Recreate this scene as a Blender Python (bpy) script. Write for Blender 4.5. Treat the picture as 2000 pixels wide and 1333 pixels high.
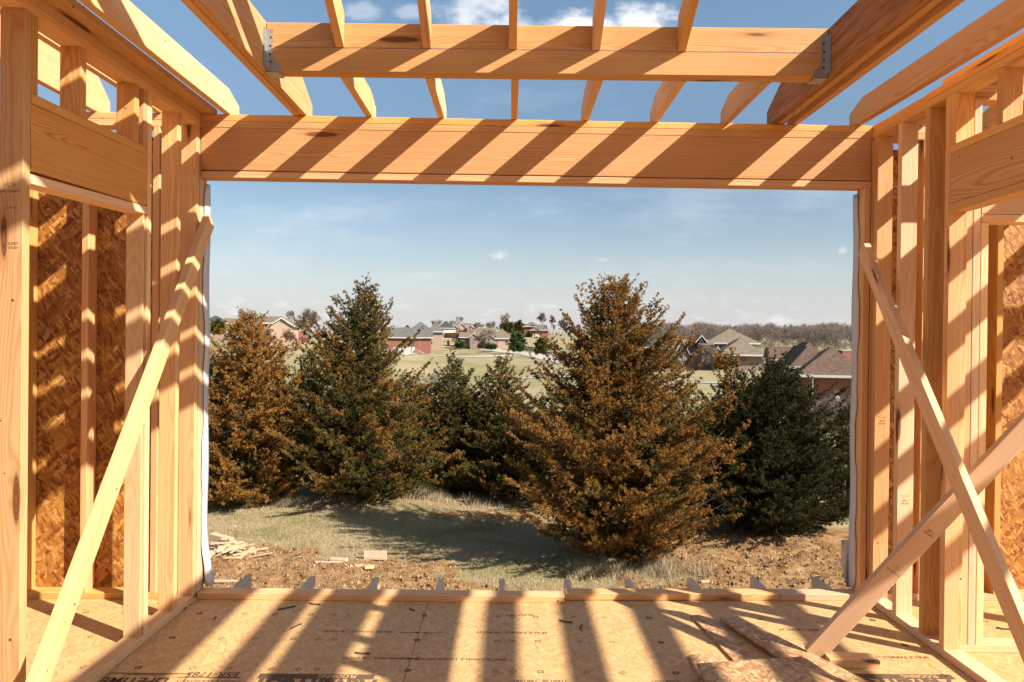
import bpy, math, random
import numpy as np
from mathutils import Matrix, Vector

for o in list(bpy.data.objects): bpy.data.objects.remove(o)
S = bpy.context.scene
COL = S.collection

# ------------------------------------------------------------------ camera
F = 1380.0                       # focal length in photo pixels (photo is 2000 wide)
CAM = np.array([0.0, 0.0, 1.515])
def _basis():
    r = 0.0107
    Y = np.array([(998-1000)/F, (660-666.5)/F, 1.0]); Y /= np.linalg.norm(Y)
    Z = np.array([r, -1.0, 0.0]); Z -= Y*(Z@Y); Z /= np.linalg.norm(Z)
    return np.stack([np.cross(Y, Z), Y, Z], 1)
M3 = _basis()
def ray(u, v): return M3.T @ np.array([(u-1000)/F, (v-666.5)/F, 1.0])
def onY(u, v, y): d = ray(u, v); return CAM + d*(y/d[1])
def onX(u, v, x): d = ray(u, v); return CAM + d*(x/d[0])
def onZ(u, v, z): d = ray(u, v); return CAM + d*((z-CAM[2])/d[2])
cd = bpy.data.cameras.new('camera'); cam = bpy.data.objects.new('camera', cd); COL.objects.link(cam)
R = Matrix(((M3[0][0], -M3[1][0], -M3[2][0]), (M3[0][1], -M3[1][1], -M3[2][1]), (M3[0][2], -M3[1][2], -M3[2][2])))
cam.matrix_world = Matrix.Translation(Vector(CAM)) @ R.to_4x4()
cd.sensor_width = 36; cd.lens = F/2000*36; cd.clip_start = 0.02; cd.clip_end = 4000
S.camera = cam

# ------------------------------------------------------------------ exposure, sun, sky
S.view_settings.view_transform = 'Standard'; S.view_settings.look = 'None'
S.view_settings.gamma = 1; S.view_settings.use_curve_mapping = False
S.view_settings.exposure = 1.14
S.cycles.max_bounces = 8; S.cycles.diffuse_bounces = 5; S.cycles.transparent_max_bounces = 8
SUN = Vector((1.68, -1.0, 1.48)).normalized()        # towards the sun
el = math.asin(SUN.z); az = math.atan2(SUN.x, SUN.y)
ld = bpy.data.lights.new('sun', 'SUN'); ld.energy = 5.0; ld.angle = math.radians(0.55); ld.color = (1.0, 0.955, 0.865)
lo = bpy.data.objects.new('sun', ld); COL.objects.link(lo); lo.location = (30, -18, 40)
lo.rotation_euler = (-SUN).to_track_quat('-Z', 'Y').to_euler()

W = bpy.data.worlds.new("World"); S.world = W; W.use_nodes = True
class NT:
    """tiny helper for building node trees"""
    def __init__(s, t): s.t = t; s.n = t.nodes; s.l = t.links
    def add(s, typ, **k):
        n = s.n.new(typ)
        for a, b in k.items(): setattr(n, a, b)
        return n
    def put(s, n, i, v):
        if isinstance(v, bpy.types.NodeSocket): s.l.new(v, n.inputs[i])
        elif v is not None: n.inputs[i].default_value = v
    def math(s, op, a, b=None, c=None, clamp=False):
        n = s.add('ShaderNodeMath', operation=op); n.use_clamp = clamp
        s.put(n, 0, a); s.put(n, 1, b); s.put(n, 2, c); return n.outputs[0]
    def vmath(s, op, a, b=None, out=0):
        n = s.add('ShaderNodeVectorMath', operation=op); s.put(n, 0, a); s.put(n, 1, b); return n.outputs[out]
    def mix(s, f, a, b, blend='MIX'):
        n = s.add('ShaderNodeMix', data_type='RGBA', blend_type=blend)
        s.put(n, 0, f); s.put(n, 6, a); s.put(n, 7, b); return n.outputs[2]
    def noise(s, vec, scale, detail=3, rough=0.55, dist=0.0, out='Fac'):
        n = s.add('ShaderNodeTexNoise'); s.put(n, 'Vector', vec); n.inputs['Scale'].default_value = scale
        n.inputs['Detail'].default_value = detail; n.inputs['Roughness'].default_value = rough
        n.inputs['Distortion'].default_value = dist; return n.outputs[out]
    def vor(s, vec, scale, feature='F1', rnd=1.0, out='Distance'):
        n = s.add('ShaderNodeTexVoronoi', feature=feature); s.put(n, 'Vector', vec)
        n.inputs['Scale'].default_value = scale; n.inputs['Randomness'].default_value = rnd; return n.outputs[out]
    def ramp(s, f, stops, interp='LINEAR'):
        n = s.add('ShaderNodeValToRGB'); s.put(n, 0, f); cr = n.color_ramp; cr.interpolation = interp
        while len(cr.elements) < len(stops): cr.elements.new(0.5)
        for e, (p, c) in zip(cr.elements, stops):
            e.position = p; e.color = (c[0], c[1], c[2], 1) if isinstance(c, (tuple, list)) else (c, c, c, 1)
        return n.outputs[0]
    def step(s, v, lo_, hi_):
        n = s.add('ShaderNodeMapRange', interpolation_type='SMOOTHSTEP'); s.put(n, 0, v)
        n.inputs[1].default_value = lo_; n.inputs[2].default_value = hi_
        n.inputs[3].default_value = 0; n.inputs[4].default_value = 1; return n.outputs[0]
    def scale(s, vec, sc):
        return s.vmath('MULTIPLY', vec, sc)

w = NT(W.node_tree)
for n in list(w.n): w.n.remove(n)
sky = w.add('ShaderNodeTexSky', sky_type='NISHITA'); sky.sun_disc = False
sky.sun_elevation = el; sky.sun_rotation = az; sky.altitude = 300; sky.air_density = 1.0; sky.dust_density = 1.0; sky.ozone_density = 1.0
tc = w.add('ShaderNodeTexCoord'); sep = w.add('ShaderNodeSeparateXYZ'); w.l.new(tc.outputs['Generated'], sep.inputs[0])
yy = w.math('MAXIMUM', sep.outputs[1], 0.02)
gx = w.math('DIVIDE', sep.outputs[0], yy); gz = w.math('DIVIDE', sep.outputs[2], yy)
cmb = w.add('ShaderNodeCombineXYZ'); w.l.new(gx, cmb.inputs[0]); w.l.new(gz, cmb.inputs[2]); gp = cmb.outputs[0]
nz = w.noise(w.scale(gp, (1, 1, 1.6)), 9, 8, 0.6)
nz2 = w.noise(w.scale(gp, (1, 1, 2.6)), 22, 6, 0.6)
def blob(px, py, rx, ry, amp=0.9, soft=0.35):
    c = ((px-998)/F, 0, (662-py)/F)
    d = w.vmath('SUBTRACT', gp, c); d = w.scale(d, (F/rx, 0, F/ry)); L = w.vmath('LENGTH', d, out=1)
    v = w.math('SUBTRACT', 1.0, L); v = w.math('ADD', v, w.math('MULTIPLY', w.math('SUBTRACT', nz, 0.5), 3.2))
    return w.math('MULTIPLY', w.step(v, 0.0, soft*2.2), amp)
tot = None
for b in ((1110, 60, 190, 46, 0.97), (1240, 42, 72, 50, 0.97), (915, 5, 100, 75, 0.75), (1010, 50, 80, 36, .9), (700, 30, 45, 22, 0.3), (800, 28, 45, 18, 0.3),
          (972, 503, 26, 15, 0.75), (1175, 508, 36, 9, 0.5), (1645, 484, 12, 12, 0.4), (1050, 195, 160, 35, 0.06)):
    v = blob(*b); tot = v if tot is None else w.math('MAXIMUM', tot, v)
# thin high veil and low bank near the horizon
veil = w.math('MULTIPLY', w.step(w.noise(w.scale(gp, (0.7, 1, 3.4)), 3.6, 7, 0.62), 0.46, 0.75), w.step(gz, 0.42, 0.16))
veil = w.math('MULTIPLY', veil, 0.28)
low = w.math('MULTIPLY', w.step(nz2, 0.50, 0.68), w.math('MULTIPLY', w.step(gz, 0.085, 0.02), 0.38))
tot = w.math('MAXIMUM', tot, w.math('MAXIMUM', veil, low))
shade = w.mix(w.step(nz, .35, .62), (7.0, 7.4, 8.3, 1), (10.6, 10.6, 10.8, 1))
ev = w.math('DIVIDE', sep.outputs[2], w.math('SQRT', w.math('MAXIMUM', w.math('SUBTRACT', 1.0, w.math('MULTIPLY', sep.outputs[2], sep.outputs[2])), 0.001)))
tot = w.math('MULTIPLY', tot, w.step(sep.outputs[1], 0.25, 0.5))
hz = w.math('MULTIPLY', w.step(ev, 0.19, -0.03), 0.92)
skyb = w.mix(w.step(ev, 0.22, 0.46), w.mix(1.0, sky.outputs[0], (1.14, 1.14, 1.10, 1), 'MULTIPLY'), w.mix(1.0, sky.outputs[0], (1.46, 1.56, 1.46, 1), 'MULTIPLY'))
skyb = w.mix(hz, skyb, (6.35, 6.25, 6.5, 1))
skyc = w.mix(tot, skyb, shade)
bg = w.add('ShaderNodeBackground'); w.l.new(skyc, bg.inputs[0]); bg.inputs[1].default_value = 0.0515
wo = w.add('ShaderNodeOutputWorld'); w.l.new(bg.outputs[0], wo.inputs[0])

# ------------------------------------------------------------------ materials
def newmat(name, rough=0.75, spec=0.3):
    m = bpy.data.materials.new(name); m.use_nodes = True; t = NT(m.node_tree)
    b = t.n['Principled BSDF']; b.inputs['Roughness'].default_value = rough
    b.inputs['Specular IOR Level'].default_value = spec
    return m, t, b
def bump(t, b, h, strength=0.3, dist=0.01):
    n = t.add('ShaderNodeBump'); n.inputs['Strength'].default_value = strength; n.inputs['Distance'].default_value = dist
    t.l.new(h, n.inputs['Height']); t.l.new(n.outputs[0], b.inputs['Normal'])

def lumber_mat(name, light, dark, knot=(0.12, 0.05, 0.02), knots=0.5, ring=0.55, worn=None, grey=None, sat=1.0):
    m, t, b = newmat(name, 0.7, 0.25)
    tc = t.add('ShaderNodeTexCoord'); oi = t.add('ShaderNodeObjectInfo'); rnd = oi.outputs['Random']
    cb = t.add('ShaderNodeCombineXYZ')
    t.put(cb, 0, t.math('MULTIPLY', rnd, 37.0)); t.put(cb, 1, t.math('MULTIPLY', rnd, 91.7)); t.put(cb, 2, t.math('MULTIPLY', rnd, 17.3))
    P = t.vmath('ADD', tc.outputs['Object'], cb.outputs[0])
    # growth rings: distance from a wandering pith, measured across the board
    sp = t.add('ShaderNodeSeparateXYZ'); t.l.new(tc.outputs['Object'], sp.inputs[0])
    r2 = t.math('FRACT', t.math('MULTIPLY', rnd, 7.31)); r3 = t.math('FRACT', t.math('MULTIPLY', rnd, 13.77))
    wob = t.noise(t.scale(P, (1.1, 4, 4)), 1.0, 2, 0.5); wob = t.math('MULTIPLY', t.math('SUBTRACT', wob, 0.5), 0.10)
    cy = t.math('ADD', t.math('MULTIPLY_ADD', r2, 0.10, 0.02), wob); cz = t.math('MULTIPLY_ADD', r3, 0.12, -0.06)
    dy = t.math('ADD', sp.outputs[1], cy); dz = t.math('SUBTRACT', sp.outputs[2], cz)
    rr = t.math('SQRT', t.math('ADD', t.math('MULTIPLY', dy, dy), t.math('MULTIPLY', dz, dz)))
    fine = t.noise(t.scale(P, (3, 30, 30)), 1.0, 3, 0.6)
    # knots bend the rings around them
    kv = t.add('ShaderNodeTexVoronoi'); t.l.new(t.scale(P, (1.35, 8.5, 8.5)), kv.inputs['Vector']); kv.inputs['Scale'].default_value = 1.0
    kd = kv.outputs['Distance']; ksel = t.add('ShaderNodeSeparateColor'); t.l.new(kv.outputs['Color'], ksel.inputs[0])
    has = t.math('LESS_THAN', ksel.outputs[0], knots)
    infl = t.math('MULTIPLY', has, t.step(kd, 0.42, 0.05))
    ph = t.math('ADD', t.math('MULTIPLY', rr, 760.0), t.math('MULTIPLY_ADD', fine, 3.2, t.math('MULTIPLY', infl, 14.0)))
    band = t.math('MULTIPLY_ADD', t.math('SINE', ph), 0.5, 0.5); band = t.math('POWER', band, 1.6)
    streak = t.noise(t.scale(P, (1.2, 60, 60)), 1.0, 4, 0.6)
    patch = t.noise(t.scale(P, (1.0, 5, 5)), 1.0, 3, 0.6)
    f = t.math('MULTIPLY_ADD', band, ring, t.math('MULTIPLY_ADD', streak, 0.9, -0.38)); f = t.math('ADD', f, t.math('MULTIPLY_ADD', patch, 0.7, -0.35), clamp=True)
    c = t.mix(f, (*light, 1), (*dark, 1))
    # each board has its own tone
    hsv = t.add('ShaderNodeHueSaturation'); t.put(hsv, 'Hue', t.math('MULTIPLY_ADD', r2, 0.009, 0.4975)); t.put(hsv, 'Saturation', t.math('MULTIPLY_ADD', r3, 0.20, 0.92*sat))
    t.put(hsv, 'Value', t.math('MULTIPLY_ADD', t.math('FRACT', t.math('MULTIPLY', rnd, 23.9)), 0.30, 0.78)); t.l.new(c, hsv.inputs['Color']); c = hsv.outputs[0]
    kn = t.math('MULTIPLY', has, t.step(t.math('ADD', kd, t.math('MULTIPLY_ADD', streak, 0.05, -0.025)), 0.15, 0.10))
    kcol = t.mix(t.math('MULTIPLY_ADD', t.math('SINE', t.math('MULTIPLY', kd, 240.0)), 0.4, 0.5), (knot[0]*2.4, knot[1]*2.4, knot[2]*2, 1), (*knot, 1))
    halo = t.math('MULTIPLY', has, t.math('MULTIPLY', t.step(kd, 0.26, 0.10), 0.38))
    c = t.mix(halo, c, (dark[0]*0.62, dark[1]*0.48, dark[2]*0.4, 1))
    c = t.mix(kn, c, kcol)
    # nail heads and small dents
    nd = t.add('ShaderNodeTexVoronoi'); t.l.new(t.vmath('ADD', P, (3.3, 1.7, 5.1)), nd.inputs['Vector']); nd.inputs['Scale'].default_value = 9.5
    nsel = t.add('ShaderNodeSeparateColor'); t.l.new(nd.outputs['Color'], nsel.inputs[0])
    nl = t.math('MULTIPLY', t.math('LESS_THAN', nsel.outputs[1], 0.50), t.step(nd.outputs['Distance'], 0.065, 0.045))
    c = t.mix(t.math('MULTIPLY', nl, 0.8), c, (0.05, 0.025, 0.012, 1))
    if worn:
        wn = t.noise(t.scale(P, (2.2, 34, 34)), 1.0, 6, 0.75, 0.6)
        c = t.mix(t.step(wn, 0.40, 0.66), c, (*worn, 1))
    if grey:
        c = t.mix(t.step(t.noise(t.scale(P, (2, 20, 20)), 1.0, 4, 0.7), 0.35, 0.75), c, (*grey, 1))
    # dirty scuffs
    dn = t.step(t.noise(t.scale(P, (1.4, 3.2, 3.2)), 1.6, 6, 0.7), 0.62, 0.78)
    c = t.mix(t.math('MULTIPLY', dn, 0.30), c, (0.16, 0.085, 0.04, 1))
    t.l.new(c, b.inputs['Base Color'])
    hgt = t.math('ADD', t.math('MULTIPLY', streak, 0.7), t.math('MULTIPLY_ADD', band, 0.15, t.math('MULTIPLY', kn, -0.4)))
    bump(t, b, hgt, 0.35 if not worn else 0.8, 0.0025 if not worn else 0.006)
    return m
PINE = lumber_mat('pine_lumber', (0.88, 0.530, 0.232), (0.66, 0.300, 0.088), knots=0.70, ring=0.52)
PINE_PALE = lumber_mat('pale_spruce_lumber', (0.92, 0.615, 0.345), (0.74, 0.41, 0.175), knots=0.50, ring=0.42)
FIR = lumber_mat('fir_header_lumber', (0.89, 0.530, 0.215), (0.60, 0.260, 0.070), knots=0.62, ring=0.62)
ROUGH = lumber_mat('weathered_rough_lumber', (0.62, 0.32, 0.14), (0.40, 0.17, 0.07), knots=0.3, worn=(0.26, 0.105, 0.045))
TREATED = lumber_mat('weathered_treated_lumber', (0.88, 0.66, 0.46), (0.62, 0.44, 0.30), knots=0.3, grey=(0.84, 0.71, 0.60))

def osb_mat(name, tones, flake=1.0, contrast=1.0, plane='XZ', fine=0.0):
    m, t, b = newmat(name, 0.62, 0.35)
    tc = t.add('ShaderNodeTexCoord'); oi = t.add('ShaderNodeObjectInfo')
    P0 = tc.outputs['Object']
    if plane == 'XZ':
        sp = t.add('ShaderNodeSeparateXYZ'); t.l.new(P0, sp.inputs[0]); cb = t.add('ShaderNodeCombineXYZ')
        t.put(cb, 0, sp.outputs[0]); t.put(cb, 1, sp.outputs[2]); t.put(cb, 2, t.math('MULTIPLY', oi.outputs['Random'], 30)); P0 = cb.outputs[0]
    else:
        P0 = t.vmath('ADD', P0, (0, 0, 0))
    warp = t.noise(P0, 9/flake, 2, 0.5, out='Color'); P = t.vmath('ADD', P0, t.vmath('MULTIPLY', t.vmath('SUBTRACT', warp, (0.5, 0.5, 0.5)), (0.014*flake, 0.014*flake, 0)))
    cols = []; edges = []
    for i, (ang, sx, sy) in enumerate(((0.35, 9, 34), (1.35, 11, 42), (2.35, 8, 30), (0.95, 14, 60))):
        mp = t.add('ShaderNodeMapping'); mp.inputs['Rotation'].default_value = (0, 0, ang); mp.inputs['Location'].default_value = (i*3.7, i*1.9, 0)
        t.l.new(P, mp.inputs['Vector']); v = t.scale(mp.outputs[0], (sx/flake, sy/flake, 1))
        vo = t.add('ShaderNodeTexVoronoi', distance='CHEBYCHEV'); t.l.new(v, vo.inputs['Vector']); vo.inputs['Scale'].default_value = 1
        sc = t.add('ShaderNodeSeparateColor'); t.l.new(vo.outputs['Color'], sc.inputs[0])
        fib = t.noise(t.scale(v, (1.0, 5.0, 1)), 1.6, 2, 0.5)
        cols.append((t.math('ADD', sc.outputs[0], t.math('MULTIPLY_ADD', fib, 0.5, -0.25)), sc.outputs[1]))
        e = t.add('ShaderNodeTexVoronoi', feature='DISTANCE_TO_EDGE'); t.l.new(v, e.inputs['Vector']); e.inputs['Scale'].default_value = 1
        edges.append(t.step(e.outputs['Distance'], 0.0, 0.07))
    val = cols[0][0]; ed = edges[0]; hh = cols[0][1]
    for i in (1, 2, 3):
        s_ = t.math('GREATER_THAN', cols[i][1], (0.0, 0.52, 0.55, 0.70)[i])
        mx = t.add('ShaderNodeMix', data_type='FLOAT'); t.put(mx, 0, s_); t.put(mx, 2, val); t.put(mx, 3, cols[i][0]); val = mx.outputs[0]
        mx = t.add('ShaderNodeMix', data_type='FLOAT'); t.put(mx, 0, s_); t.put(mx, 2, ed); t.put(mx, 3, edges[i]); ed = mx.outputs[0]
    c = t.ramp(val, tones)
    if fine:
        fn = t.noise(t.scale(P0, (60, 260, 1) if plane == 'XY' else (120, 120, 1)), 1, 3, 0.7)
        c = t.mix(fine, c, t.ramp(fn, [(0.3, tones[1][1]), (0.55, tones[-1][1])]))
    c = t.mix(t.math('MULTIPLY', t.math('SUBTRACT', 1.0, ed), 0.55*contrast), c, tuple(x*0.40 for x in tones[0][1])+(1,))
    big = t.noise(P0, 1.7, 3, 0.6); c = t.mix(t.math('MULTIPLY', t.step(big, 0.45, 0.8), 0.15), c, tuple(x*0.9 for x in tones[1][1])+(1,))
    t.l.new(c, b.inputs['Base Color'])
    bump(t, b, t.math('ADD', t.math('MULTIPLY', ed, 0.5), t.math('MULTIPLY', val, 0.6)), 0.5*contrast, 0.004)
    return m
OSB = osb_mat('osb_wall_sheathing', [(0.04, (0.24, 0.075, 0.014)), (0.30, (0.44, 0.185, 0.040)), (0.62, (0.56, 0.27, 0.065)), (0.97, (0.76, 0.46, 0.16))], flake=0.72, contrast=0.8)
OSB_SCRAP = osb_mat('osb_scrap_board', [(0.05, (0.40, 0.20, 0.10)), (0.35, (0.56, 0.32, 0.17)), (0.62, (0.66, 0.42, 0.24)), (0.92, (0.80, 0.60, 0.40))], contrast=0.55, flake=0.55, plane='XY')
SUBFL = osb_mat('sanded_subfloor_panel', [(0.05, (0.54, 0.305, 0.125)), (0.35, (0.66, 0.405, 0.175)), (0.62, (0.72, 0.460, 0.205)), (0.95, (0.80, 0.55, 0.27))], flake=0.55, contrast=0.40, plane='XY', fine=0.30)

def flat(name, col, rough=0.7, spec=0.3, metal=0.0, var=0.12, sc=6.0):
    m, t, b = newmat(name, rough, spec); b.inputs['Metallic'].default_value = metal
    tc = t.add('ShaderNodeTexCoord'); n = t.noise(tc.outputs['Object'], sc, 5, 0.65)
    c = t.mix(n, tuple(x*(1-var) for x in col)+(1,), tuple(min(1, x*(1+var)) for x in col)+(1,)); t.l.new(c, b.inputs['Base Color']); return m
INK = flat('black_ink', (0.20, 0.115, 0.065), 0.9, 0.1, var=0.5, sc=60)
INKB = flat('brown_black_ink', (0.20, 0.125, 0.08), 0.9, 0.1, var=0.4, sc=50)
GALV = flat('galvanised_steel', (0.62, 0.62, 0.60), 0.38, 0.5, metal=0.85, var=0.15, sc=40)
NAIL = flat('steel_nail', (0.10, 0.085, 0.075), 0.5, 0.5, metal=0.6)
WRAP = flat('white_house_wrap', (0.80, 0.80, 0.82), 0.55, 0.3, var=0.05)
REDP = flat('red_paint', (0.55, 0.05, 0.03), 0.6)
BARKD = flat('dark_cedar_bark', (0.13, 0.085, 0.06), 0.95, 0.1, var=0.4, sc=14)
BARKG = flat('grey_bare_bark', (0.30, 0.245, 0.20), 0.95, 0.1, var=0.3, sc=8)
BARKB = flat('brown_bare_bark', (0.21, 0.155, 0.125), 0.95, 0.1, var=0.3, sc=8)
TWIG = flat('brown_red_twigs', (0.22, 0.12, 0.09), 0.95, 0.1, var=0.3, sc=8)
SCRAPW = flat('fresh_cut_scrap_wood', (0.70, 0.50, 0.31), 0.8, 0.2, var=0.25, sc=12)

def foliage_mat(name, g1, g2, r1, r2):
    m, t, b = newmat(name, 0.8, 0.15)
    a = t.add('ShaderNodeAttribute'); a.attribute_name = 'rust'; v = t.add('ShaderNodeAttribute'); v.attribute_name = 'tone'
    g = t.mix(v.outputs['Fac'], (*g1, 1), (*g2, 1)); r = t.mix(v.outputs['Fac'], (*r1, 1), (*r2, 1))
    c = t.mix(a.outputs['Fac'], g, r); t.l.new(c, b.inputs['Base Color'])
    tr = t.add('ShaderNodeBsdfTranslucent'); t.l.new(c, tr.inputs[0]); ms = t.add('ShaderNodeMixShader'); ms.inputs[0].default_value = 0.08
    t.l.new(b.outputs[0], ms.inputs[1]); t.l.new(tr.outputs[0], ms.inputs[2]); t.l.new(ms.outputs[0], t.n['Material Output'].inputs[0])
    return m
CEDAR = foliage_mat('cedar_foliage', (0.068, 0.064, 0.014), (0.175, 0.152, 0.036), (0.32, 0.140, 0.026), (0.62, 0.305, 0.070))
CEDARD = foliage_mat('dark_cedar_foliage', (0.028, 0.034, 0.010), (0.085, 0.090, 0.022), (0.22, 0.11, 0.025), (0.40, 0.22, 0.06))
PINEF = foliage_mat('green_pine_foliage', (0.05, 0.085, 0.03), (0.12, 0.17, 0.06), (0.30, 0.15, 0.06), (0.36, 0.20, 0.09))
DRYG = foliage_mat('dry_grass', (0.40, 0.30, 0.16), (0.66, 0.54, 0.36), (0.15, 0.19, 0.04), (0.22, 0.27, 0.075))

# ------------------------------------------------------------------ objects
def tag(o, label=None, cat=None, group=None, kind=None):
    if label: o['label'] = label
    if cat: o['category'] = cat
    if group: o['group'] = group
    if kind: o['kind'] = kind
    return o
def thing(name, loc, label, cat, group=None):
    o = bpy.data.objects.new(name, None); COL.objects.link(o); o.location = loc; o.empty_display_size = 0.2
    return tag(o, label, cat, group)
def link(o, parent=None):
    COL.objects.link(o)
    if parent is not None:
        off = Matrix.Identity(4); q = parent
        while q is not None:
            off = Matrix.Translation(-Vector(q.location)) if q.type == 'EMPTY' else off; q = None
        o.parent = parent; o.matrix_parent_inverse = off
    return o
def mesh_obj(name, V, Fc, mat, parent=None, smooth=False, loc=None):
    me = bpy.data.meshes.new(name); me.from_pydata([tuple(v) for v in V], [], [tuple(f) for f in Fc]); me.update()
    if mat: me.materials.append(mat)
    if smooth: me.polygons.foreach_set('use_smooth', [True]*len(me.polygons))
    o = bpy.data.objects.new(name, me)
    if loc is not None: o.location = loc
    return link(o, parent)
def subpart(name, V, Fc, mat, part):
    """a sub-part, given in the part's own coordinates"""
    me = bpy.data.meshes.new(name); me.from_pydata([tuple(v) for v in V], [], [tuple(f) for f in Fc]); me.update(); me.materials.append(mat)
    o = bpy.data.objects.new(name, me); COL.objects.link(o); o.parent = part; return o
def fast_tris(name, V, n_per, mat, attrs=None, parent=None):
    """V: (N*n_per, 3) array, each consecutive n_per vertices form one polygon"""
    V = np.asarray(V, np.float32); N = len(V)//n_per
    me = bpy.data.meshes.new(name); me.vertices.add(len(V)); me.vertices.foreach_set('co', V.ravel())
    me.loops.add(N*n_per); me.loops.foreach_set('vertex_index', np.arange(N*n_per, dtype=np.int32))
    me.polygons.add(N); me.polygons.foreach_set('loop_start', np.arange(0, N*n_per, n_per, dtype=np.int32))
    try: me.polygons.foreach_set('loop_total', np.full(N, n_per, dtype=np.int32))
    except Exception: pass
    me.update(calc_edges=True); me.materials.append(mat)
    for k, a in (attrs or {}).items():
        at = me.attributes.new(k, 'FLOAT', 'FACE'); at.data.foreach_set('value', np.asarray(a, np.float32))
    o = bpy.data.objects.new(name, me); return link(o, parent)
def box_vf(x0, x1, y0, y1, z0, z1):
    V = [(x, y, z) for x in (x0, x1) for y in (y0, y1) for z in (z0, z1)]
    return V, [(0, 1, 3, 2), (4, 6, 7, 5), (0, 4, 5, 1), (2, 3, 7, 6), (0, 2, 6, 4), (1, 5, 7, 3)]
def box(name, x0, x1, y0, y1, z0, z1, mat, parent=None):
    cx, cy, cz = (x0+x1)/2, (y0+y1)/2, (z0+z1)/2
    V, Fc = box_vf(x0-cx, x1-cx, y0-cy, y1-cy, z0-cz, z1-cz)
    return mesh_obj(name, V, Fc, mat, parent, loc=(cx, cy, cz))
def merge(parts):
    V = []; Fc = []
    for v, f in parts:
        k = len(V); V += list(v); Fc += [tuple(i+k for i in q) for q in f]
    return V, Fc

rl = random.Random(5)
def lumber_vf(L, wd, hd, bow=0.0, ch=0.0028, top_clip=None, n=8, wane=0.0, seed=0):
    """board along local X from 0..L, thickness wd along Y, depth hd along Z, softly eased edges"""
    rr = random.Random(seed)
    a, b_ = wd/2, hd/2
    prof = [(-a+ch, -b_), (a-ch, -b_), (a, -b_+ch), (a, b_-ch), (a-ch, b_), (-a+ch, b_), (-a, b_-ch), (-a, -b_+ch)]
    V = []; Fc = []; ph = rr.uniform(0, 6)
    for i in range(n+1):
        s = i/n; oy = bow*math.sin(math.pi*s)+wane*math.sin(s*9+ph); oz = bow*0.5*math.sin(math.pi*s*1.0+.4)-bow*.5*math.sin(.4)
        for (y, z) in prof: V.append((L*s, y+oy, z+oz))
    for i in range(n):
        for k in range(8):
            p = i*8+k; q = i*8+(k+1) % 8; Fc.append((p, q, q+8, p+8))
    Fc.append(tuple(range(7, -1, -1))); Fc.append(tuple(range(n*8, n*8+8)))
    if top_clip:                       # (length from end, drop): sloping cut on the top far corner, end at x=L
        cl, drop = top_clip
        V = [(x, y, (z if x < L-cl-1e-6 or z < 0 else z)) for x, y, z in V]
        nv = []
        for (x, y, z) in V: nv.append((x, y, z))
        ring = len(nv)//8-1
        for k in (3, 4, 5, 6):
            x, y, z = nv[ring*8+k]; nv[ring*8+k] = (x, y, z-drop)
            x, y, z = nv[(ring-1)*8+k]; nv[(ring-1)*8+k] = (L-cl, y, z)
        for k in (0, 1, 2, 7):
            x, y, z = nv[(ring-1)*8+k]; nv[(ring-1)*8+k] = (L-cl, y, z)
        V = nv
    return V, Fc
def lum(name, p0, p1, side, wd, hd, mat, parent=None, bow=0.0, clip=None, n=8, wane=0.0):
    """one board from p0 to p1 (centre line); side = direction of its thin way"""
    p0 = Vector(p0); p1 = Vector(p1); d = (p1-p0); L = d.length; X = d.normalized(); Y = Vector(side); Y = (Y-X*Y.dot(X)).normalized(); Z = X.cross(Y)
    if Z.z < -1e-6 or (abs(Z.z) < 1e-6 and Z.y > 0): Y = -Y; Z = -Z
    V, Fc = lumber_vf(L, wd, hd, bow, top_clip=clip, n=n, wane=wane, seed=rl.random())
    me = bpy.data.meshes.new(name); me.from_pydata(V, [], Fc); me.update(); me.materials.append(mat)
    o = bpy.data.objects.new(name, me)
    mw = Matrix(((X.x, Y.x, Z.x, p0.x), (X.y, Y.y, Z.y, p0.y), (X.z, Y.z, Z.z, p0.z), (0, 0, 0, 1)))
    link(o, parent); o.matrix_basis = mw
    return o
T = 0.038; D4 = 0.089; D6 = 0.140; D10 = 0.235
ZT = 2.772                          # top of the top plates
XL, XR = -1.782, 2.093              # inner faces of the two side walls
def fy(x): return 4.035+(x-XL)*0.02194     # inner face of the far wall
HEADB = 2.410
UP = (0, 0, 1)

# --- subfloor
floor = thing('floor', (0, 2, 0), None, None); floor['kind'] = 'structure'
edgeY = 4.175
k = 0
for ix in range(-2, 3):
    for iy in range(-1, 5):
        x0 = -0.456+ix*2.44; y1 = edgeY-0.10-iy*1.22; y0 = y1-1.22
        if iy == -1: y0 = y1-1.22+1.12; y1 = edgeY; y0 = edgeY-0.10
        box('subfloor_panel', x0+0.0014, x0+2.4386, y0+0.0012, y1-0.0012, -0.021, 0.0, SUBFL, floor)
box('rim_board', -5.3, 6.85, edgeY-0.045, edgeY-0.008, -0.27, -0.022, PINE, floor)

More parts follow.
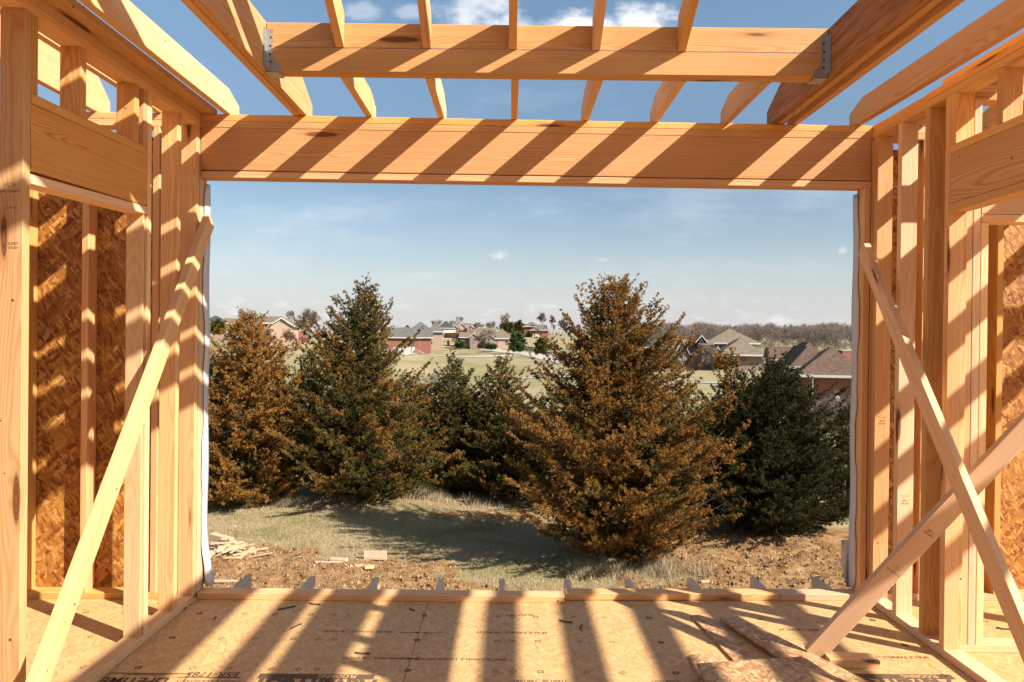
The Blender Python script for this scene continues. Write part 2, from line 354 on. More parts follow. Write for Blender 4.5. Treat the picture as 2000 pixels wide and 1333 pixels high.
# --- printed marks on the subfloor
def text_mesh(txt, size, bold=0.0, align='CENTER'):
    cu = bpy.data.curves.new('t', 'FONT'); cu.body = txt; cu.size = size; cu.align_x = align; cu.align_y = 'CENTER'; cu.offset = bold; cu.resolution_u = 3
    to = bpy.data.objects.new('t', cu); COL.objects.link(to)
    dg = bpy.context.evaluated_depsgraph_get(); me = bpy.data.meshes.new_from_object(to.evaluated_get(dg)); bpy.data.objects.remove(to); bpy.data.curves.remove(cu)
    V = [tuple(v.co) for v in me.vertices]; Fc = [tuple(p.vertices) for p in me.polygons]; bpy.data.meshes.remove(me); return V, Fc
def stamp_floor(u, v, txt, width, mat=INK, bold=0.0, zz=0.0012, hscale=1.0, size=None, zrel=0):
    V, Fc = text_mesh(txt, 1.0, bold); 
    if not V: return
    xs = [p[0] for p in V]; s = width/(max(xs)-min(xs)); c = onZ(u, v, zrel)
    W3 = [(-p[0]*s, -p[1]*s*hscale, 0) for p in V]
    return mesh_obj('printed_text', W3, Fc, mat, floor, loc=(c[0], c[1], zz))
def wpx(u0, u1, v): return abs(onZ(u1, v, 0)[0]-onZ(u0, v, 0)[0])
def frame_vf(w_, h_, t_):
    return merge([box_vf(-w_/2, w_/2, -h_/2, -h_/2+t_, 0, .0005), box_vf(-w_/2, w_/2, h_/2-t_, h_/2, 0, .0005), box_vf(-w_/2, -w_/2+t_, -h_/2, h_/2, 0, .0005), box_vf(w_/2-t_, w_/2, -h_/2, h_/2, 0, .0005)])
def ring_vf(r, t_, n):
    V = []; Fc = []
    for i in range(n):
        a = 2*math.pi*i/n; V += [(r*math.cos(a), r*math.sin(a), 0.0005), ((r-t_)*math.cos(a), (r-t_)*math.sin(a), 0.0005)]
    for i in range(n): j = (i+1) % n; Fc.append((2*i, 2*j, 2*j+1, 2*i+1))
    return V, Fc
stamp_floor(415, 1318, 'ESR-1785', wpx(364, 466, 1318), bold=0.015, hscale=1.1)
stamp_floor(408, 1331, 'HIGHER STANDARD', wpx(346, 470, 1331), hscale=1.0)
stamp_floor(280, 1318.5, 'LIMITED WARRANTY', wpx(238, 322, 1318), hscale=1.0)
stamp_floor(262, 1330, 'LIFETIME', wpx(196, 328, 1330), bold=0.03, hscale=1.1)
pf = onZ(285, 1325, 0); V, Fc = frame_vf(0.36, 0.15, 0.006); mesh_obj('printed_frame', V, Fc, INK, floor, loc=(pf[0], pf[1]-0.03, 0.0010))
pl_ = onZ(408, 1324, 0); V, Fc = box_vf(-.14, .14, -.0025, .0025, 0, .0006); mesh_obj('printed_line', V, Fc, INK, floor, loc=(pl_[0], pl_[1], 0.001))
for (uc, vc, ua, ub) in ((618, 1322, 503, 730), (1755, 1322, 1640, 1850)):
    c = onZ(uc, vc, 0); wd_ = wpx(ua, ub, vc)
    V, Fc = box_vf(-wd_/2, wd_/2, -.022, .022, 0, .0006); mesh_obj('printed_band', V, Fc, INKB, floor, loc=(c[0], c[1], 0.0008))
    stamp_floor(uc+40, vc, 'FLOORING', wd_*0.33, SUBFL, bold=0.03, zz=0.0022, hscale=1.2)
    stamp_floor(uc, vc+13, 'AdvanTech', wd_*1.02, INKB, bold=0.04, zz=0.0012, hscale=1.0)
for (u, v, s_) in ((700, 1234, 'SPACE PANELS 1/8 INCH'), (1000, 1236, 'SPACE PANELS 1/8 INCH'), (745, 1286, 'SPACE PANELS 1/8 INCH'), (915, 1288, 'SPACE PANELS 1/8 INCH'),
                   (1590, 1231, 'SPACE PANELS 1/8 INCH'), (1740, 1284, 'SPACE PANELS 1/8 INCH')):
    stamp_floor(u, v, s_, 0.36, INK, hscale=1.0)
for (u, v) in ((800, 1236), (845, 1237), (785, 1287), (830, 1288)):
    c = onZ(u, v, 0); sgn = 1 if u in (800, 785) else -1
    V, Fc = merge([box_vf(-.05, .05, -.002, .002, 0, .0005), ([(sgn*.03, -.012, .0004), (sgn*.055, 0, .0004), (sgn*.03, .012, .0004)], [(0, 1, 2)])])
    mesh_obj('printed_arrow', V, Fc, INK, floor, loc=(c[0], c[1], 0.001))
stamp_floor(1015, 1202, 'ALSO TRY', 0.16, INK)
stamp_floor(1055, 1331, '7160128  7882881', wpx(1035, 1140, 1331), INK, hscale=1.1)
stamp_floor(1300, 1331, 'WARRANTY', wpx(1272, 1330, 1331), INK)
for yv, off in ((3.83, 0.0), (3.52, 0.11), (3.20, 0.22)):
    for q in range(-5, 11):
        for (sp_, kind) in ((0.406, 'r'), (0.488, 'd'), (0.61, 's')):
            x = -0.456+q*sp_
            if x < -3 or x > 4 or (kind == 's' and q % 2): pass
            if abs(x) > 3.6: continue
            V, Fc = ring_vf(0.013, 0.0032, 14) if kind == 'r' else (ring_vf(0.016, 0.0036, 4) if kind == 'd' else frame_vf(0.026, 0.022, 0.0032))
            mesh_obj('printed_mark', V, Fc, INK, floor, loc=(x+random.Random(q).uniform(-.004, .004), yv, 0.0011))

# --- left partition wall
LW = thing('partition_wall', (XL-0.045, 2.6, 0), 'open stud partition on the left side with a wide header over its opening', 'stud wall')
def wall_x(xin, sgn): return xin+sgn*D4/2           # centre plane of a 2x4 wall
xc = wall_x(XL, -1)
lum('bottom_plate', (xc, 0.6, T/2), (xc, 4.030, T/2), UP, T, D4, PINE_PALE, LW)
lum('top_plate', (xc, 0.6, ZT-1.5*T), (xc, 4.045, ZT-1.5*T), UP, T, D4, PINE, LW, bow=0.001)
lum('top_plate', (xc+.0015, 0.6, ZT-T/2), (xc+.0015, 4.045, ZT-T/2), UP, T, D4, FIR, LW)
ZS = ZT-2*T
def stud(par, x, y0, z0=T, z1=ZS, mat=PINE, bow=0.0, dx=0.0):
    return lum('stud', (x, y0+T/2, z0), (x+dx, y0+T/2, z1), (0, 1, 0), T, D4, mat, par, bow=bow)
stud(LW, xc, 3.990, mat=PINE); stud(LW, xc, 3.764, mat=PINE, bow=.002); stud(LW, xc, 3.457, mat=PINE_PALE, bow=.001)
stud(LW, xc, 2.578, mat=PINE); stud(LW, xc-.001, 1.9); stud(LW, xc, 1.5); stud(LW, xc, 1.1)
lum('jack_stud', (xc-.004, 3.457-T/2-.0005, T), (xc-.004, 3.457-T/2-.0005, 2.108), (0, 1, 0), T*.35, D4-.006, PINE_PALE, LW)
lum('header_plate', (xc, 2.618, 2.083), (xc, 3.455, 2.117), UP, T, D4, PINE_PALE, LW)
lum('header', (XL-T/2-.001, 2.619, 2.238), (XL-T/2-.001, 3.454, 2.262), (1, 0, 0), T, D10+.012, FIR, LW)
lum('header', (XL-D4+T/2, 2.619, 2.238), (XL-D4+T/2, 3.454, 2.262), (1, 0, 0), T, D10+.012, FIR, LW)
lum('header_plate', (xc, 2.618, 2.383), (xc, 3.455, 2.405), UP, T, D4, PINE, LW)
for yq, mt in ((2.618, FIR), (2.918, FIR), (3.335, PINE), (3.417, PINE)):
    lum('cripple_stud', (xc, yq+T/2, 2.403+(yq-2.6)*.026), (xc, yq+T/2, ZS), (0, 1, 0), T, D4, mt, LW)
bb = lum('nailing_board', (-1.775, 0.6, ZT+T/2+.001), (-1.775, 4.075, ZT+T/2+.001), UP, T, 0.14, FIR, LW)

# --- right partition wall
RW = thing('partition_wall', (XR+0.045, 2.6, 0), 'open stud partition on the right side with a dark stamped header', 'stud wall')
xr = wall_x(XR, 1)
lum('bottom_plate', (xr, 0.6, T/2), (xr, 4.115, T/2), UP, T, D4, PINE_PALE, RW)
lum('top_plate', (xr, 0.6, ZT-1.5*T), (xr, 4.12, ZT-1.5*T), UP, T, D4, PINE, RW, bow=0.001)
lum('top_plate', (xr-.002, 0.6, ZT-T/2), (xr-.002, 3.58, ZT-T/2), UP, T, D4, PINE, RW)
lum('top_plate', (xr+.004, 3.583, ZT-T/2), (xr+.004, 4.12, ZT-T/2), UP, T, D4-.006, PINE, RW, wane=.0015)
lum('stud', (xr, 4.055+T/2, T), (xr, 4.055+T/2, ZS), (0, 1, 0), T, D4, PINE, RW)
stud(RW, xr, 3.806, mat=PINE_PALE, bow=.002); stud(RW, xr, 3.555, mat=PINE, bow=-.001); stud(RW, xr, 3.385, mat=PINE, bow=.001)
stud(RW, xr, 1.55); stud(RW, xr, 1.15)
lum('header_plate', (xr, 1.59, 2.160), (xr, 3.383, 2.160), UP, T, D4, PINE, RW)
rh = lum('header', (XR+T/2+.001, 1.59, 2.300), (XR+T/2+.001, 3.382, 2.300), (1, 0, 0), T, D10+.004, FIR, RW)
lum('header', (XR+D4-T/2, 1.59, 2.300), (XR+D4-T/2, 3.382, 2.300), (1, 0, 0), T, D10+.004, FIR, RW)
lum('header_plate', (xr, 1.59, 2.439), (xr, 3.383, 2.439), UP, T, D4, PINE, RW)
for yq in (3.344, 3.026, 2.62, 2.21, 1.80):
    lum('cripple_stud', (xr, yq+T/2, 2.459), (xr, yq+T/2, ZS), (0, 1, 0), T, D4, PINE, RW)
lum('nailing_board', (2.186, 0.6, ZT+T/2+.001), (2.186, 3.49, ZT+T/2+.001), UP, T, 0.14, PINE, RW)
# --- cross partition in the right room
CW = thing('partition_wall', (2.9, 3.48, 0), 'short stud partition seen through the right opening, meeting the right wall', 'stud wall')
yc = 3.485
lum('bottom_plate', (XR+D4+.003, yc, T/2), (4.6, yc, T/2), UP, T, D4, PINE_PALE, CW)
lum('top_plate', (XR+D4+.003, yc, ZT-1.5*T), (4.6, yc, ZT-1.5*T), UP, T, D4, PINE, CW)
lum('top_plate', (XR+D4+.003, yc, ZT-T/2), (4.6, yc, ZT-T/2), UP, T, D4, PINE, CW)
for xq, zt in ((2.225, ZS), (2.265, ZS), (2.304, 2.10), (3.35, ZS), (3.39, 2.10)):
    lum('stud', (xq, yc, T), (xq, yc, zt), (1, 0, 0), T, D4-.002, PINE_PALE, CW)
lum('header_plate', (2.286, yc, 2.122), (3.37, yc, 2.122), UP, T, D4, PINE_PALE, CW)
lum('header', (2.286, yc-.026, 2.26), (3.33, yc-.026, 2.26), (0, 1, 0), T, D10, PINE_PALE, CW)

# --- far (exterior) wall with the big opening
FW = thing('exterior_wall', (0.15, 4.12, 0), 'far exterior stud wall with a huge window opening and long header', 'stud wall')
def fpt(x, z, dy=0.0): return (x, fy(x)+D4/2+dy, z)
def falong(name, x0, x1, z, thk_up=True, wd=T, hd=D4, mat=PINE, dy=0.0, **k):
    return lum(name, fpt(x0, z, dy), fpt(x1, z, dy), UP if thk_up else (0, 1, 0), wd, hd, mat, FW, **k)
XA, XB = XL+.003, XR-.003
falong('top_plate', XA, XB, ZT-T/2, mat=PINE); falong('top_plate', XA, XB, ZT-1.5*T-.0004, mat=PINE)
falong('header', XA+.001, XB-.001, 2.5745, thk_up=False, wd=T, hd=0.2420, mat=FIR, dy=-D4/2+T/2+.0015)
falong('header', XA+.001, XB-.001, 2.5745, thk_up=False, wd=T, hd=0.2420, mat=FIR, dy=D4/2-T/2-.001)
falong('header_plate', XA+.001, XB-.001, HEADB+T/2, mat=PINE, dy=.0005)
# sole plate: left piece sits forward of the right ones
lum('sole_plate', (XL+.003, 4.032+D4/2, T/2), (0.325, 4.033+D4/2, T/2), UP, T, D4, PINE, FW)
lum('sole_plate', (0.330, 4.072+D4/2, T/2+.003), (1.583, 4.106+D4/2, T/2+.001), UP, T, D4, PINE, FW)
lum('sole_plate', (1.586, 4.106+D4/2, T/2), (XR-.003, 4.119+D4/2, T/2), UP, T, D4, PINE_PALE, FW)
def fstud(x, z0=T, z1=ZS, mat=PINE, dy=0.0): return lum('stud', fpt(x, z0, dy), fpt(x, z1, dy), (1, 0, 0), T, D4-.001, mat, FW)
lum('stud', (XR-T/2-.002, fy(XR)+D4/2+.004, T), (XR-T/2-.002, fy(XR)+D4/2+.004, HEADB), (1, 0, 0), T, D4-.001, PINE, FW)
lum('stud', (XL-T/2, fy(XL)+D4/2+.004, T), (XL-T/2, fy(XL)+D4/2+.004, ZS), (1, 0, 0), T, D4-.001, PINE_PALE, FW)
# wings left and right of the opening
for (xa, xb) in ((-4.9, XL-T-.004), (XR+.004, 6.3)):
    falong('bottom_plate', xa, xb, T/2, mat=PINE); falong('top_plate', xa, xb, ZT-T/2, mat=PINE); falong('top_plate', xa, xb, ZT-1.5*T-.0004, mat=PINE)
for x in (-2.03, -2.425, -2.765, -3.17, -3.58, -3.98, -4.4, -4.85): fstud(x, mat=PINE)
for x in (2.115, 2.42, 2.865, 3.27, 3.68, 4.09, 4.5, 4.9, 5.3, 5.7, 6.1): fstud(x, mat=PINE)
def sheath(x0, x1, z0, z1, yoff=0.0):
    ya = fy((x0+x1)/2)+D4+.002+yoff; cx, cz = (x0+x1)/2, (z0+z1)/2
    V, Fc = box_vf(-(x1-x0)/2, (x1-x0)/2, 0, .011, -(z1-z0)/2, (z1-z0)/2)
    o = mesh_obj('sheathing_panel', V, Fc, OSB, FW, loc=(cx, ya, cz)); o.rotation_euler = (0, 0, math.atan(0.02194)); return o
for (x0, x1) in ((-4.88, -3.645), (-3.641, -2.425), (-2.421, XL-.006)):
    sheath(x0, x1, -.25, 2.44); 
for (x0, x1) in ((XR+.0, 3.27), (3.274, 4.49), (4.494, 5.7)):
    sheath(x0, x1, -.25, 2.44)
for (x0, x1) in ((-4.88, XL-.006), (XR, 5.7)): sheath(x0, x1, 2.444, 2.66)
# house wrap folded over the jambs
def wrap_strip(side):
    V = []; Fc = []; rr = random.Random(4 if side < 0 else 9); n = 60
    x0 = XL+.006 if side < 0 else XR-T-.006
    ya = fy(x0)
    ph = [rr.uniform(0, 6) for _ in range(6)]
    for i in range(n+1):
        z = 0.05+(HEADB-.07)*i/n
        e = 0.010*math.sin(z*5+ph[0])+0.008*math.sin(z*13+ph[1])+.004*math.sin(z*31+ph[2])
        bul = (0.018*max(0, 1-z/0.45)**2*3 if side < 0 else 0)
        bil = 0.004+0.003*math.sin(z*9+ph[3])+bul
        inn = ya+0.052+e
        pts = [(x0-side*bil*.3, inn), (x0-side*bil, ya+.078+e*.4), (x0-side*(bil+.004), ya+D4+.02), (x0+side*.02, ya+D4+.028), (x0+side*.30, ya+D4+.030)]
        for (x, y) in pts: V.append((x, y, z))
    for i in range(n):
        for k_ in range(4):
            a = i*5+k_; Fc.append((a, a+1, a+6, a+5))
    o = mesh_obj('house_wrap', V, Fc, WRAP, FW, smooth=True); md = o.modifiers.new('thick', 'SOLIDIFY'); md.thickness = 0.0015
wrap_strip(-1); wrap_strip(1)
# loose torn flap at the lower right
V = []; Fc = []; rr = random.Random(3); rows, cols_ = 14, 6
for i in range(rows):
    for j in range(cols_):
        u_ = 1643+ (1669-1643)*j/(cols_-1)+ (0 if j > 0 else rr.uniform(-1.2, 1.2))+(max(0, i-7)*1.6 if j == 0 else max(0, i-7)*1.0*(1-j/5)); v_ = 1055+(1147-1055)*i/(rows-1)
        if j == 0 and i > 6: u_ += rr.uniform(-2, 2)
        p = onY(u_, v_, 4.255+0.014*math.sin(j*1.6+i*.35)); V.append(tuple(p))
for i in range(rows-1):
    for j in range(cols_-1): a = i*cols_+j; Fc.append((a, a+1, a+cols_+1, a+cols_))
o = mesh_obj('house_wrap_flap', V, Fc, WRAP, FW, smooth=True); o.modifiers.new('thick', 'SOLIDIFY').thickness = 0.0015

# grade stamps printed on some boards
def stamp(part, along, across, lines, size, oval=False):
    mb = part.matrix_basis; Yw = mb.to_3x3() @ Vector((0, 1, 0)); pos = mb @ Vector((along, 0, 0)); sg = 1 if Yw.dot(Vector(CAM)-pos) > 0 else -1; y = sg*(T/2+.0007)
    Vs, Fs = [], []
    for i, tx in enumerate(lines):
        V, Fc = text_mesh(tx, size, .0); k0 = len(Vs)
        for (a, b_, c_) in V: Vs.append((along+b_-i*size*1.15, y, across+sg*a))
        Fs += [tuple(q+k0 for q in f) for f in Fc]
    if oval:
        V, Fc = ring_vf(1, .12, 18); k0 = len(Vs)
        for (a, b_, c_) in V: Vs.append((along+size*2.0+b_*size*.42, y, across+sg*a*size*1.5))
        Fs += [tuple(q+k0 for q in f) for f in Fc]
    subpart('grade_stamp', Vs, Fs, INKD, part)
INKD = flat('dark_stamp_ink', (0.11, 0.06, 0.035), .9, .1, var=.5, sc=80)
pick = {o.name: o for o in LW.children}
nearstud = [o for o in LW.children if o.name.startswith('stud') and abs(o.location.y-2.597) < .01][0]
stamp(nearstud, 1.99, 0.004, ['SPF 2 KD-HT'], .013, True); stamp(nearstud, 1.93, 0.0, ['12  47  06'], .011); stamp(nearstud, 1.80, -.010, ['S-DRY', 'STUD'], .013)
for yq, hh in ((4.074, 1.02), (3.825, .62), (3.404, .9)):
    q = [o for o in RW.children if o.name.startswith('stud') and abs(o.location.y-yq) < .012]
    if q: stamp(q[0], hh, 0.0, ['SPF 2', 'KD-HT'], .013, True)

# --- ceiling joists and beams
def joist(name, x, y0, y1, h, mat, label, cat, group, heel=None, z=ZT, wd=T, bow=0.0):
    o = lum(name, (x, y0, z+h/2+.001), (x, y1, z+h/2+.001), (1, 0, 0), wd, h, mat, None, bow=bow, clip=(0.15, h-(heel or .085)), n=10)
    return tag(o, label, cat, group)
GJ = 'ceiling joists between the hung beam and the far wall'
yb0 = 3.375; yb1 = 3.451
names = [(-0.828, 'short ceiling joist nearest the left doubled beam'), (-0.414, 'second short ceiling joist from the left doubled beam'), (0.006, 'short ceiling joist straight above the middle of the opening'),
         (0.418, 'short ceiling joist just right of the middle one'), (0.824, 'short ceiling joist third from the right doubled beam, darker grain'), (1.24, 'short ceiling joist nearest the right doubled beam')]
for i, (x, lb) in enumerate(names):
    joist('ceiling_joist', x, yb1+.002, 4.17, D6, PINE_PALE if i != 2 else PINE, lb, 'joist', GJ, bow=.001*(i % 2))
joist('ceiling_joist', -1.632, 0.3, 4.165, D6, PINE_PALE, 'long pale ceiling joist along the left wall, brightly sunlit', 'joist', None, bow=0.003)
joist('ceiling_joist', 2.012, 0.3, 4.195, D6, PINE, 'long ceiling joist running beside the right wall top', 'joist', None, bow=-0.004)
LB = thing('ceiling_beam', (-1.22, 2.2, ZT), 'doubled timber beam above the left side carrying the hung beam', 'beam')
lum('beam_board', (-1.202, 0.4, ZT+D10/2+.002), (-1.202, 4.165, ZT+D10/2+.002), (1, 0, 0), T, D10, FIR, LB, clip=(0.30, .14), n=10)
lum('beam_board', (-1.2425, 0.4, ZT+D10/2+.001), (-1.2425, 4.160, ZT+D10/2+.001), (1, 0, 0), T, D10, PINE, LB, clip=(0.30, .14), n=10)
RB = thing('ceiling_beam', (1.54, 2.2, ZT), 'doubled dark weathered beam above the right side', 'beam')
lum('beam_board', (1.519, 0.4, ZT+D10/2+.001), (1.519, 4.185, ZT+D10/2+.001), (1, 0, 0), T, D10, ROUGH, RB, clip=(0.30, .14), n=10)
lum('beam_board', (1.560, 0.4, ZT+D10/2+.003), (1.560, 4.185, ZT+D10/2+.003), (1, 0, 0), T, D10, PINE, RB, clip=(0.30, .14), n=10)
joist('ceiling_joist', 1.640, 0.4, 4.19, D6, PINE, 'orange ceiling joist tight against the right doubled beam', 'joist', None)
MB_ = thing('hung_beam', (0.16, 3.41, ZT), 'horizontal doubled beam hung between the two side beams', 'beam')
lum('beam_board', (-1.179, yb0+T/2, ZT+D10/2+.001), (1.497, yb0+T/2, ZT+D10/2+.001), (0, 1, 0), T, D10-.004, PINE, MB_)
lum('beam_board', (-1.179, yb0+T*1.5+.001, ZT+D10/2), (1.497, yb0+T*1.5+.001, ZT+D10/2), (0, 1, 0), T, D10-.004, PINE, MB_)
# chalk line on the face
box('chalk_line', -1.14, 1.45, yb0-.0009, yb0-.0002, 2.8875, 2.8895, flat('blue_chalk', (0.18, 0.14, 0.28), var=.6, sc=30), MB_)
def hanger(x, s):
    """steel joist hanger: face flange, two side flanges with scalloped edge, seat"""
    z0, z1 = ZT-.004, ZT+0.20; t_ = .0022
    V, Fc = [], []
    # front side flange, scalloped
    pts = []; n = 12
    for i in range(n+1):
        z = z0+(z1-z0)*i/n; wv = 0.050+(0.020 if z < z0+.05 else 0)-(0.02*max(0, (z-z0-.03)/.04) if z0+.03 < z < z0+.07 else 0)+(0.006 if i % 3 == 0 else 0)-(0.02 if z > z0+.07 else 0)
        pts.append((z, wv))
    for (z, wv) in pts: V += [(x, yb0-t_, z), (x+s*wv, yb0-t_, z), (x, yb0-t_*.2, z), (x+s*wv, yb0-t_*.2, z)]
    for i in range(n): a = i*4; Fc += [(a, a+1, a+5, a+4), (a+1, a+3, a+7, a+5), (a+2, a+6, a+7, a+3)]
    Fc += [(0, 2, 3, 1), (n*4, n*4+1, n*4+3, n*4+2)]
    parts = [(V, Fc), box_vf(min(x, x+s*.065), max(x, x+s*.065), yb0-t_, yb1+t_, ZT-.0045, ZT-.0015),
             box_vf(min(x, x+s*.002), max(x, x+s*.002), yb0-.034, yb0-t_, z0+.02, z1), box_vf(min(x, x+s*.002), max(x, x+s*.002), yb1, yb1+.034, z0+.02, z1)]
    V, Fc = merge(parts); o = mesh_obj('joist_hanger', V, Fc, GALV, MB_)
    vs, fs = [], []
    for i, (dx, dz) in enumerate(((.022, .05), (.02, .085), (.02, .125), (.022, .165))):
        n = 8; k0 = len(vs)
        for q in range(n): a = 2*math.pi*q/n; vs.append((x+s*dx+.005*math.cos(a), yb0-.0045, z0+dz+.005*math.sin(a)))
        for q in range(n): a = 2*math.pi*q/n; vs.append((x+s*dx+.006*math.cos(a), yb0-.002, z0+dz+.006*math.sin(a)))
        fs.append(tuple(range(k0+n-1, k0-1, -1))); fs += [(k0+q, k0+(q+1) % n, k0+n+(q+1) % n, k0+n+q) for q in range(n)]
    n_ = subpart('hanger_nails', vs, fs, NAIL, o); 
hanger(-1.1815, 1); hanger(1.4985, -1)
# rafters rising from the hung beam back over the room
sl = 0.56; rh_ = 0.138
for i, (x, lb) in enumerate(((-0.829, 'leftmost rafter rising from the hung beam'), (-0.415, 'second rafter from the left on the hung beam'), (-0.006, 'middle rafter rising straight overhead from the hung beam'),
                             (0.391, 'fourth rafter from the left, with a bark edge'), (0.799, 'rightmost rafter rising from the hung beam'))):
    Lr = 2.9; zb = 2.889; hv = rh_*math.sqrt(1+sl*sl)
    y0 = yb0-.002
    V = []
    for (dx) in (-T/2, T/2):
        V += [(dx, 0, 0), (dx, 0, hv), (dx, -Lr, hv+sl*Lr), (dx, -Lr, sl*Lr)]
    Fc = [(0, 1, 2, 3), (7, 6, 5, 4), (0, 4, 5, 1), (1, 5, 6, 2), (2, 6, 7, 3), (3, 7, 4, 0)]
    # reorder to board coordinates: local X along the length so the grain follows
    ang = math.atan(sl); ca, sa = math.cos(ang), math.sin(ang)
    W3 = [((-y)*ca+z*sa, x_, -(-y)*sa+z*ca) for (x_, y, z) in V]
    o = mesh_obj('rafter', W3, Fc, (PINE, PINE, PINE, PINE_PALE, PINE)[i]); 
    o.matrix_basis = Matrix(((0, 1, 0, x), (-ca, 0, sa, y0), (sa, 0, ca, zb), (0, 0, 0, 1)))
    tag(o, lb, 'rafter', 'rafters above the hung beam')
# unseen board added on the rafters to keep sun off the left header
ang = math.atan(sl); ca, sa = math.cos(ang), math.sin(ang)
V, Fc = box_vf(0, 1.15, -.62, .23, 0, .011)
o = mesh_obj('shade_board', V, Fc, OSB_SCRAP); yq = 2.28; zq = 2.889+rh_*math.sqrt(1+sl*sl)+sl*(yb0-yq)+.001
o.matrix_basis = Matrix(((0, 1, 0, 0.19), (-ca, 0, sa, yq), (sa, 0, ca, zq), (0, 0, 0, 1)))
tag(o, 'unseen flake-board strip added on the rafters as a sun block', 'board')
# joists over the two neighbouring rooms (they throw the stripes on floor and walls)
for x, lb in ((2.38, 'first joist beyond the right partition, over the next room'), (2.785, 'second joist beyond the right partition'), (3.19, 'third joist beyond the right partition'), (3.595, 'fourth joist beyond the right partition'),
              (4.0, 'fifth joist beyond the right partition'), (4.405, 'sixth joist beyond the right partition'), (4.81, 'seventh joist beyond the right partition')):
    joist('ceiling_joist', x, -2.0, 4.2, D6, PINE, lb, 'joist', 'joists over the right hand room')
joist('ceiling_joist', -2.02, -0.5, 4.16, D6, PINE_PALE, 'joist just beyond the left partition, seen above its header', 'joist', None)
joist('ceiling_joist', -2.385, -0.5, 4.155, 0.235, PINE_PALE, 'deep joist further beyond the left partition, against the sky', 'joist', None, heel=.10)
# --- the other outer walls of the house, behind and left of the camera
BW = thing('exterior_wall', (0.5, -1.6, 0), 'rear exterior stud wall behind the camera', 'stud wall')
EW = thing('exterior_wall', (-4.95, 1.2, 0), 'outer side wall of the left hand room', 'stud wall')
for zc in (T/2, ZT-T/2, ZT-1.5*T-.0004):
    lum('plate', (-4.85, -1.60, zc), (2.6, -1.60, zc), UP, T, D4, PINE, BW); lum('plate', (-4.95, -1.5, zc), (-4.95, 3.95, zc), UP, T, D4, PINE, EW)
for i in range(18): lum('stud', (-4.6+i*.406, -1.60, T), (-4.6+i*.406, -1.60, ZS), (1, 0, 0), T, D4-.001, PINE, BW)
for i in range(13): lum('stud', (-4.95, -1.3+i*.406, T), (-4.95, -1.3+i*.406, ZS), (0, 1, 0), T, D4-.001, PINE, EW)
for i in range(6):
    V, Fc = box_vf(-.6085, .6085, -.0055, .0055, -1.35, 1.35); mesh_obj('sheathing_panel', V, Fc, OSB, BW, loc=(-4.27+i*1.22, -1.655, 1.36))
for i in range(4):
    V, Fc = box_vf(-.6085, .6085, -.0055, .0055, -1.35, 1.35); o = mesh_obj('sheathing_panel', V, Fc, OSB, EW, loc=(-5.003, -.9+i*1.22, 1.36)); o.rotation_euler = (0, 0, math.pi/2)
# --- deck joists sticking out below the opening
for i, x in enumerate((-1.668, -1.256, -0.845, -0.430, -0.042, 0.372, 0.765, 1.171, 1.589, 1.998)):
    ye = (4.527, 4.52, 4.513, 4.507, 4.513, 4.511, 4.533, 4.554, 4.586, 4.608)[i]
    ordn = ('first', 'second', 'third', 'fourth', 'fifth', 'sixth', 'seventh', 'eighth', 'ninth', 'tenth')[i]
    o = lum('deck_joist', (x+.002, edgeY+.002, -0.026-D10/2), (x+.002, ye, -0.026-D10/2), (1, 0, 0), T, D10, TREATED)
    tag(o, 'grey deck joist end poking out below the sill, %s from the left' % ordn, 'joist', 'deck joist ends outside the opening')

# --- braces
o = lum('diagonal_brace', (-1.735, 4.045, 2.165), (-1.66, 2.26, -0.03), (1, 0, 0), T, D4, PINE_PALE, bow=.004); tag(o, 'pale diagonal brace leaning from the left corner down to the floor', 'brace')
pA0 = (2.026, 4.065, 2.045); pA1 = (1.945, 2.62, 0.38)
d = Vector(pA1)-Vector(pA0); pe = Vector(pA0)+d*(1+0.38/1.665*0.98)
braceA = lum('diagonal_brace', pA0, tuple(pe), (1, 0, 0), T, D4, PINE_PALE, bow=-.003); tag(braceA, 'pale diagonal brace from the right corner of the opening, crossing in front of another', 'brace')
braceB = lum('diagonal_brace', (1.455, 3.36, 0.02), (2.36, 3.06, 1.285), (-0.15, -1.0, -0.05), T, D4, PINE_PALE, bow=.003); tag(braceB, 'low diagonal brace rising right from a block on the floor through the stud wall', 'brace')
stamp(braceB, .80, .0, ['SPF 2', 'KD-HT'], .014); stamp(braceB, .55, .0, ['No 2 GRADE'], .012, True)
cl = lum('floor_block', (1.50, 3.315, T/2), (1.725, 3.30, T/2), UP, T, D4, PINE_PALE); tag(cl, 'short pale lumber block on the floor at the foot of the low brace', 'wood block')

# --- OSB offcuts on the floor
def slab(name, px, z0, z1, thk, mat, label, cat, group=None, red=None):
    pts = [onZ(u, v, z0+(z1-z0)*k_) for (u, v, k_) in px]; c = sum(pts)/len(pts); n = len(pts)
    V = [tuple(p-c) for p in pts]+[tuple(p-c-np.array([0, 0, thk])) for p in pts]
    Fc = [tuple(range(n)), tuple(range(2*n-1, n-1, -1))]+[(i, i+n, (i+1) % n+n, (i+1) % n) for i in range(n)]
    o = mesh_obj(name, V, Fc, mat, loc=tuple(c)); tag(o, label, cat, group)
    return o, V
GO = 'board offcuts scattered on the floor'
slab('board_offcut', [(1350, 1202, 0), (1384, 1199, 0), (1478, 1290, 0), (1434, 1291, 0)], .013, .013, .012, OSB_SCRAP, 'narrow flake-board offcut, leftmost of the two pointing at the opening', 'offcut', GO)
slab('board_offcut', [(1407, 1208, 0), (1437, 1202, 0), (1700, 1333, .4), (1600, 1333, .4)], .030, .06, .012, OSB_SCRAP, 'long flake-board offcut slanting away to the lower right', 'offcut', GO)
slab('board_offcut', [(1345, 1279, 0), (1400, 1277, 0), (1430, 1333, 0), (1366, 1333, 0)], .013, .013, .012, OSB_SCRAP, 'small pale flake-board offcut under the wide one', 'offcut', GO)
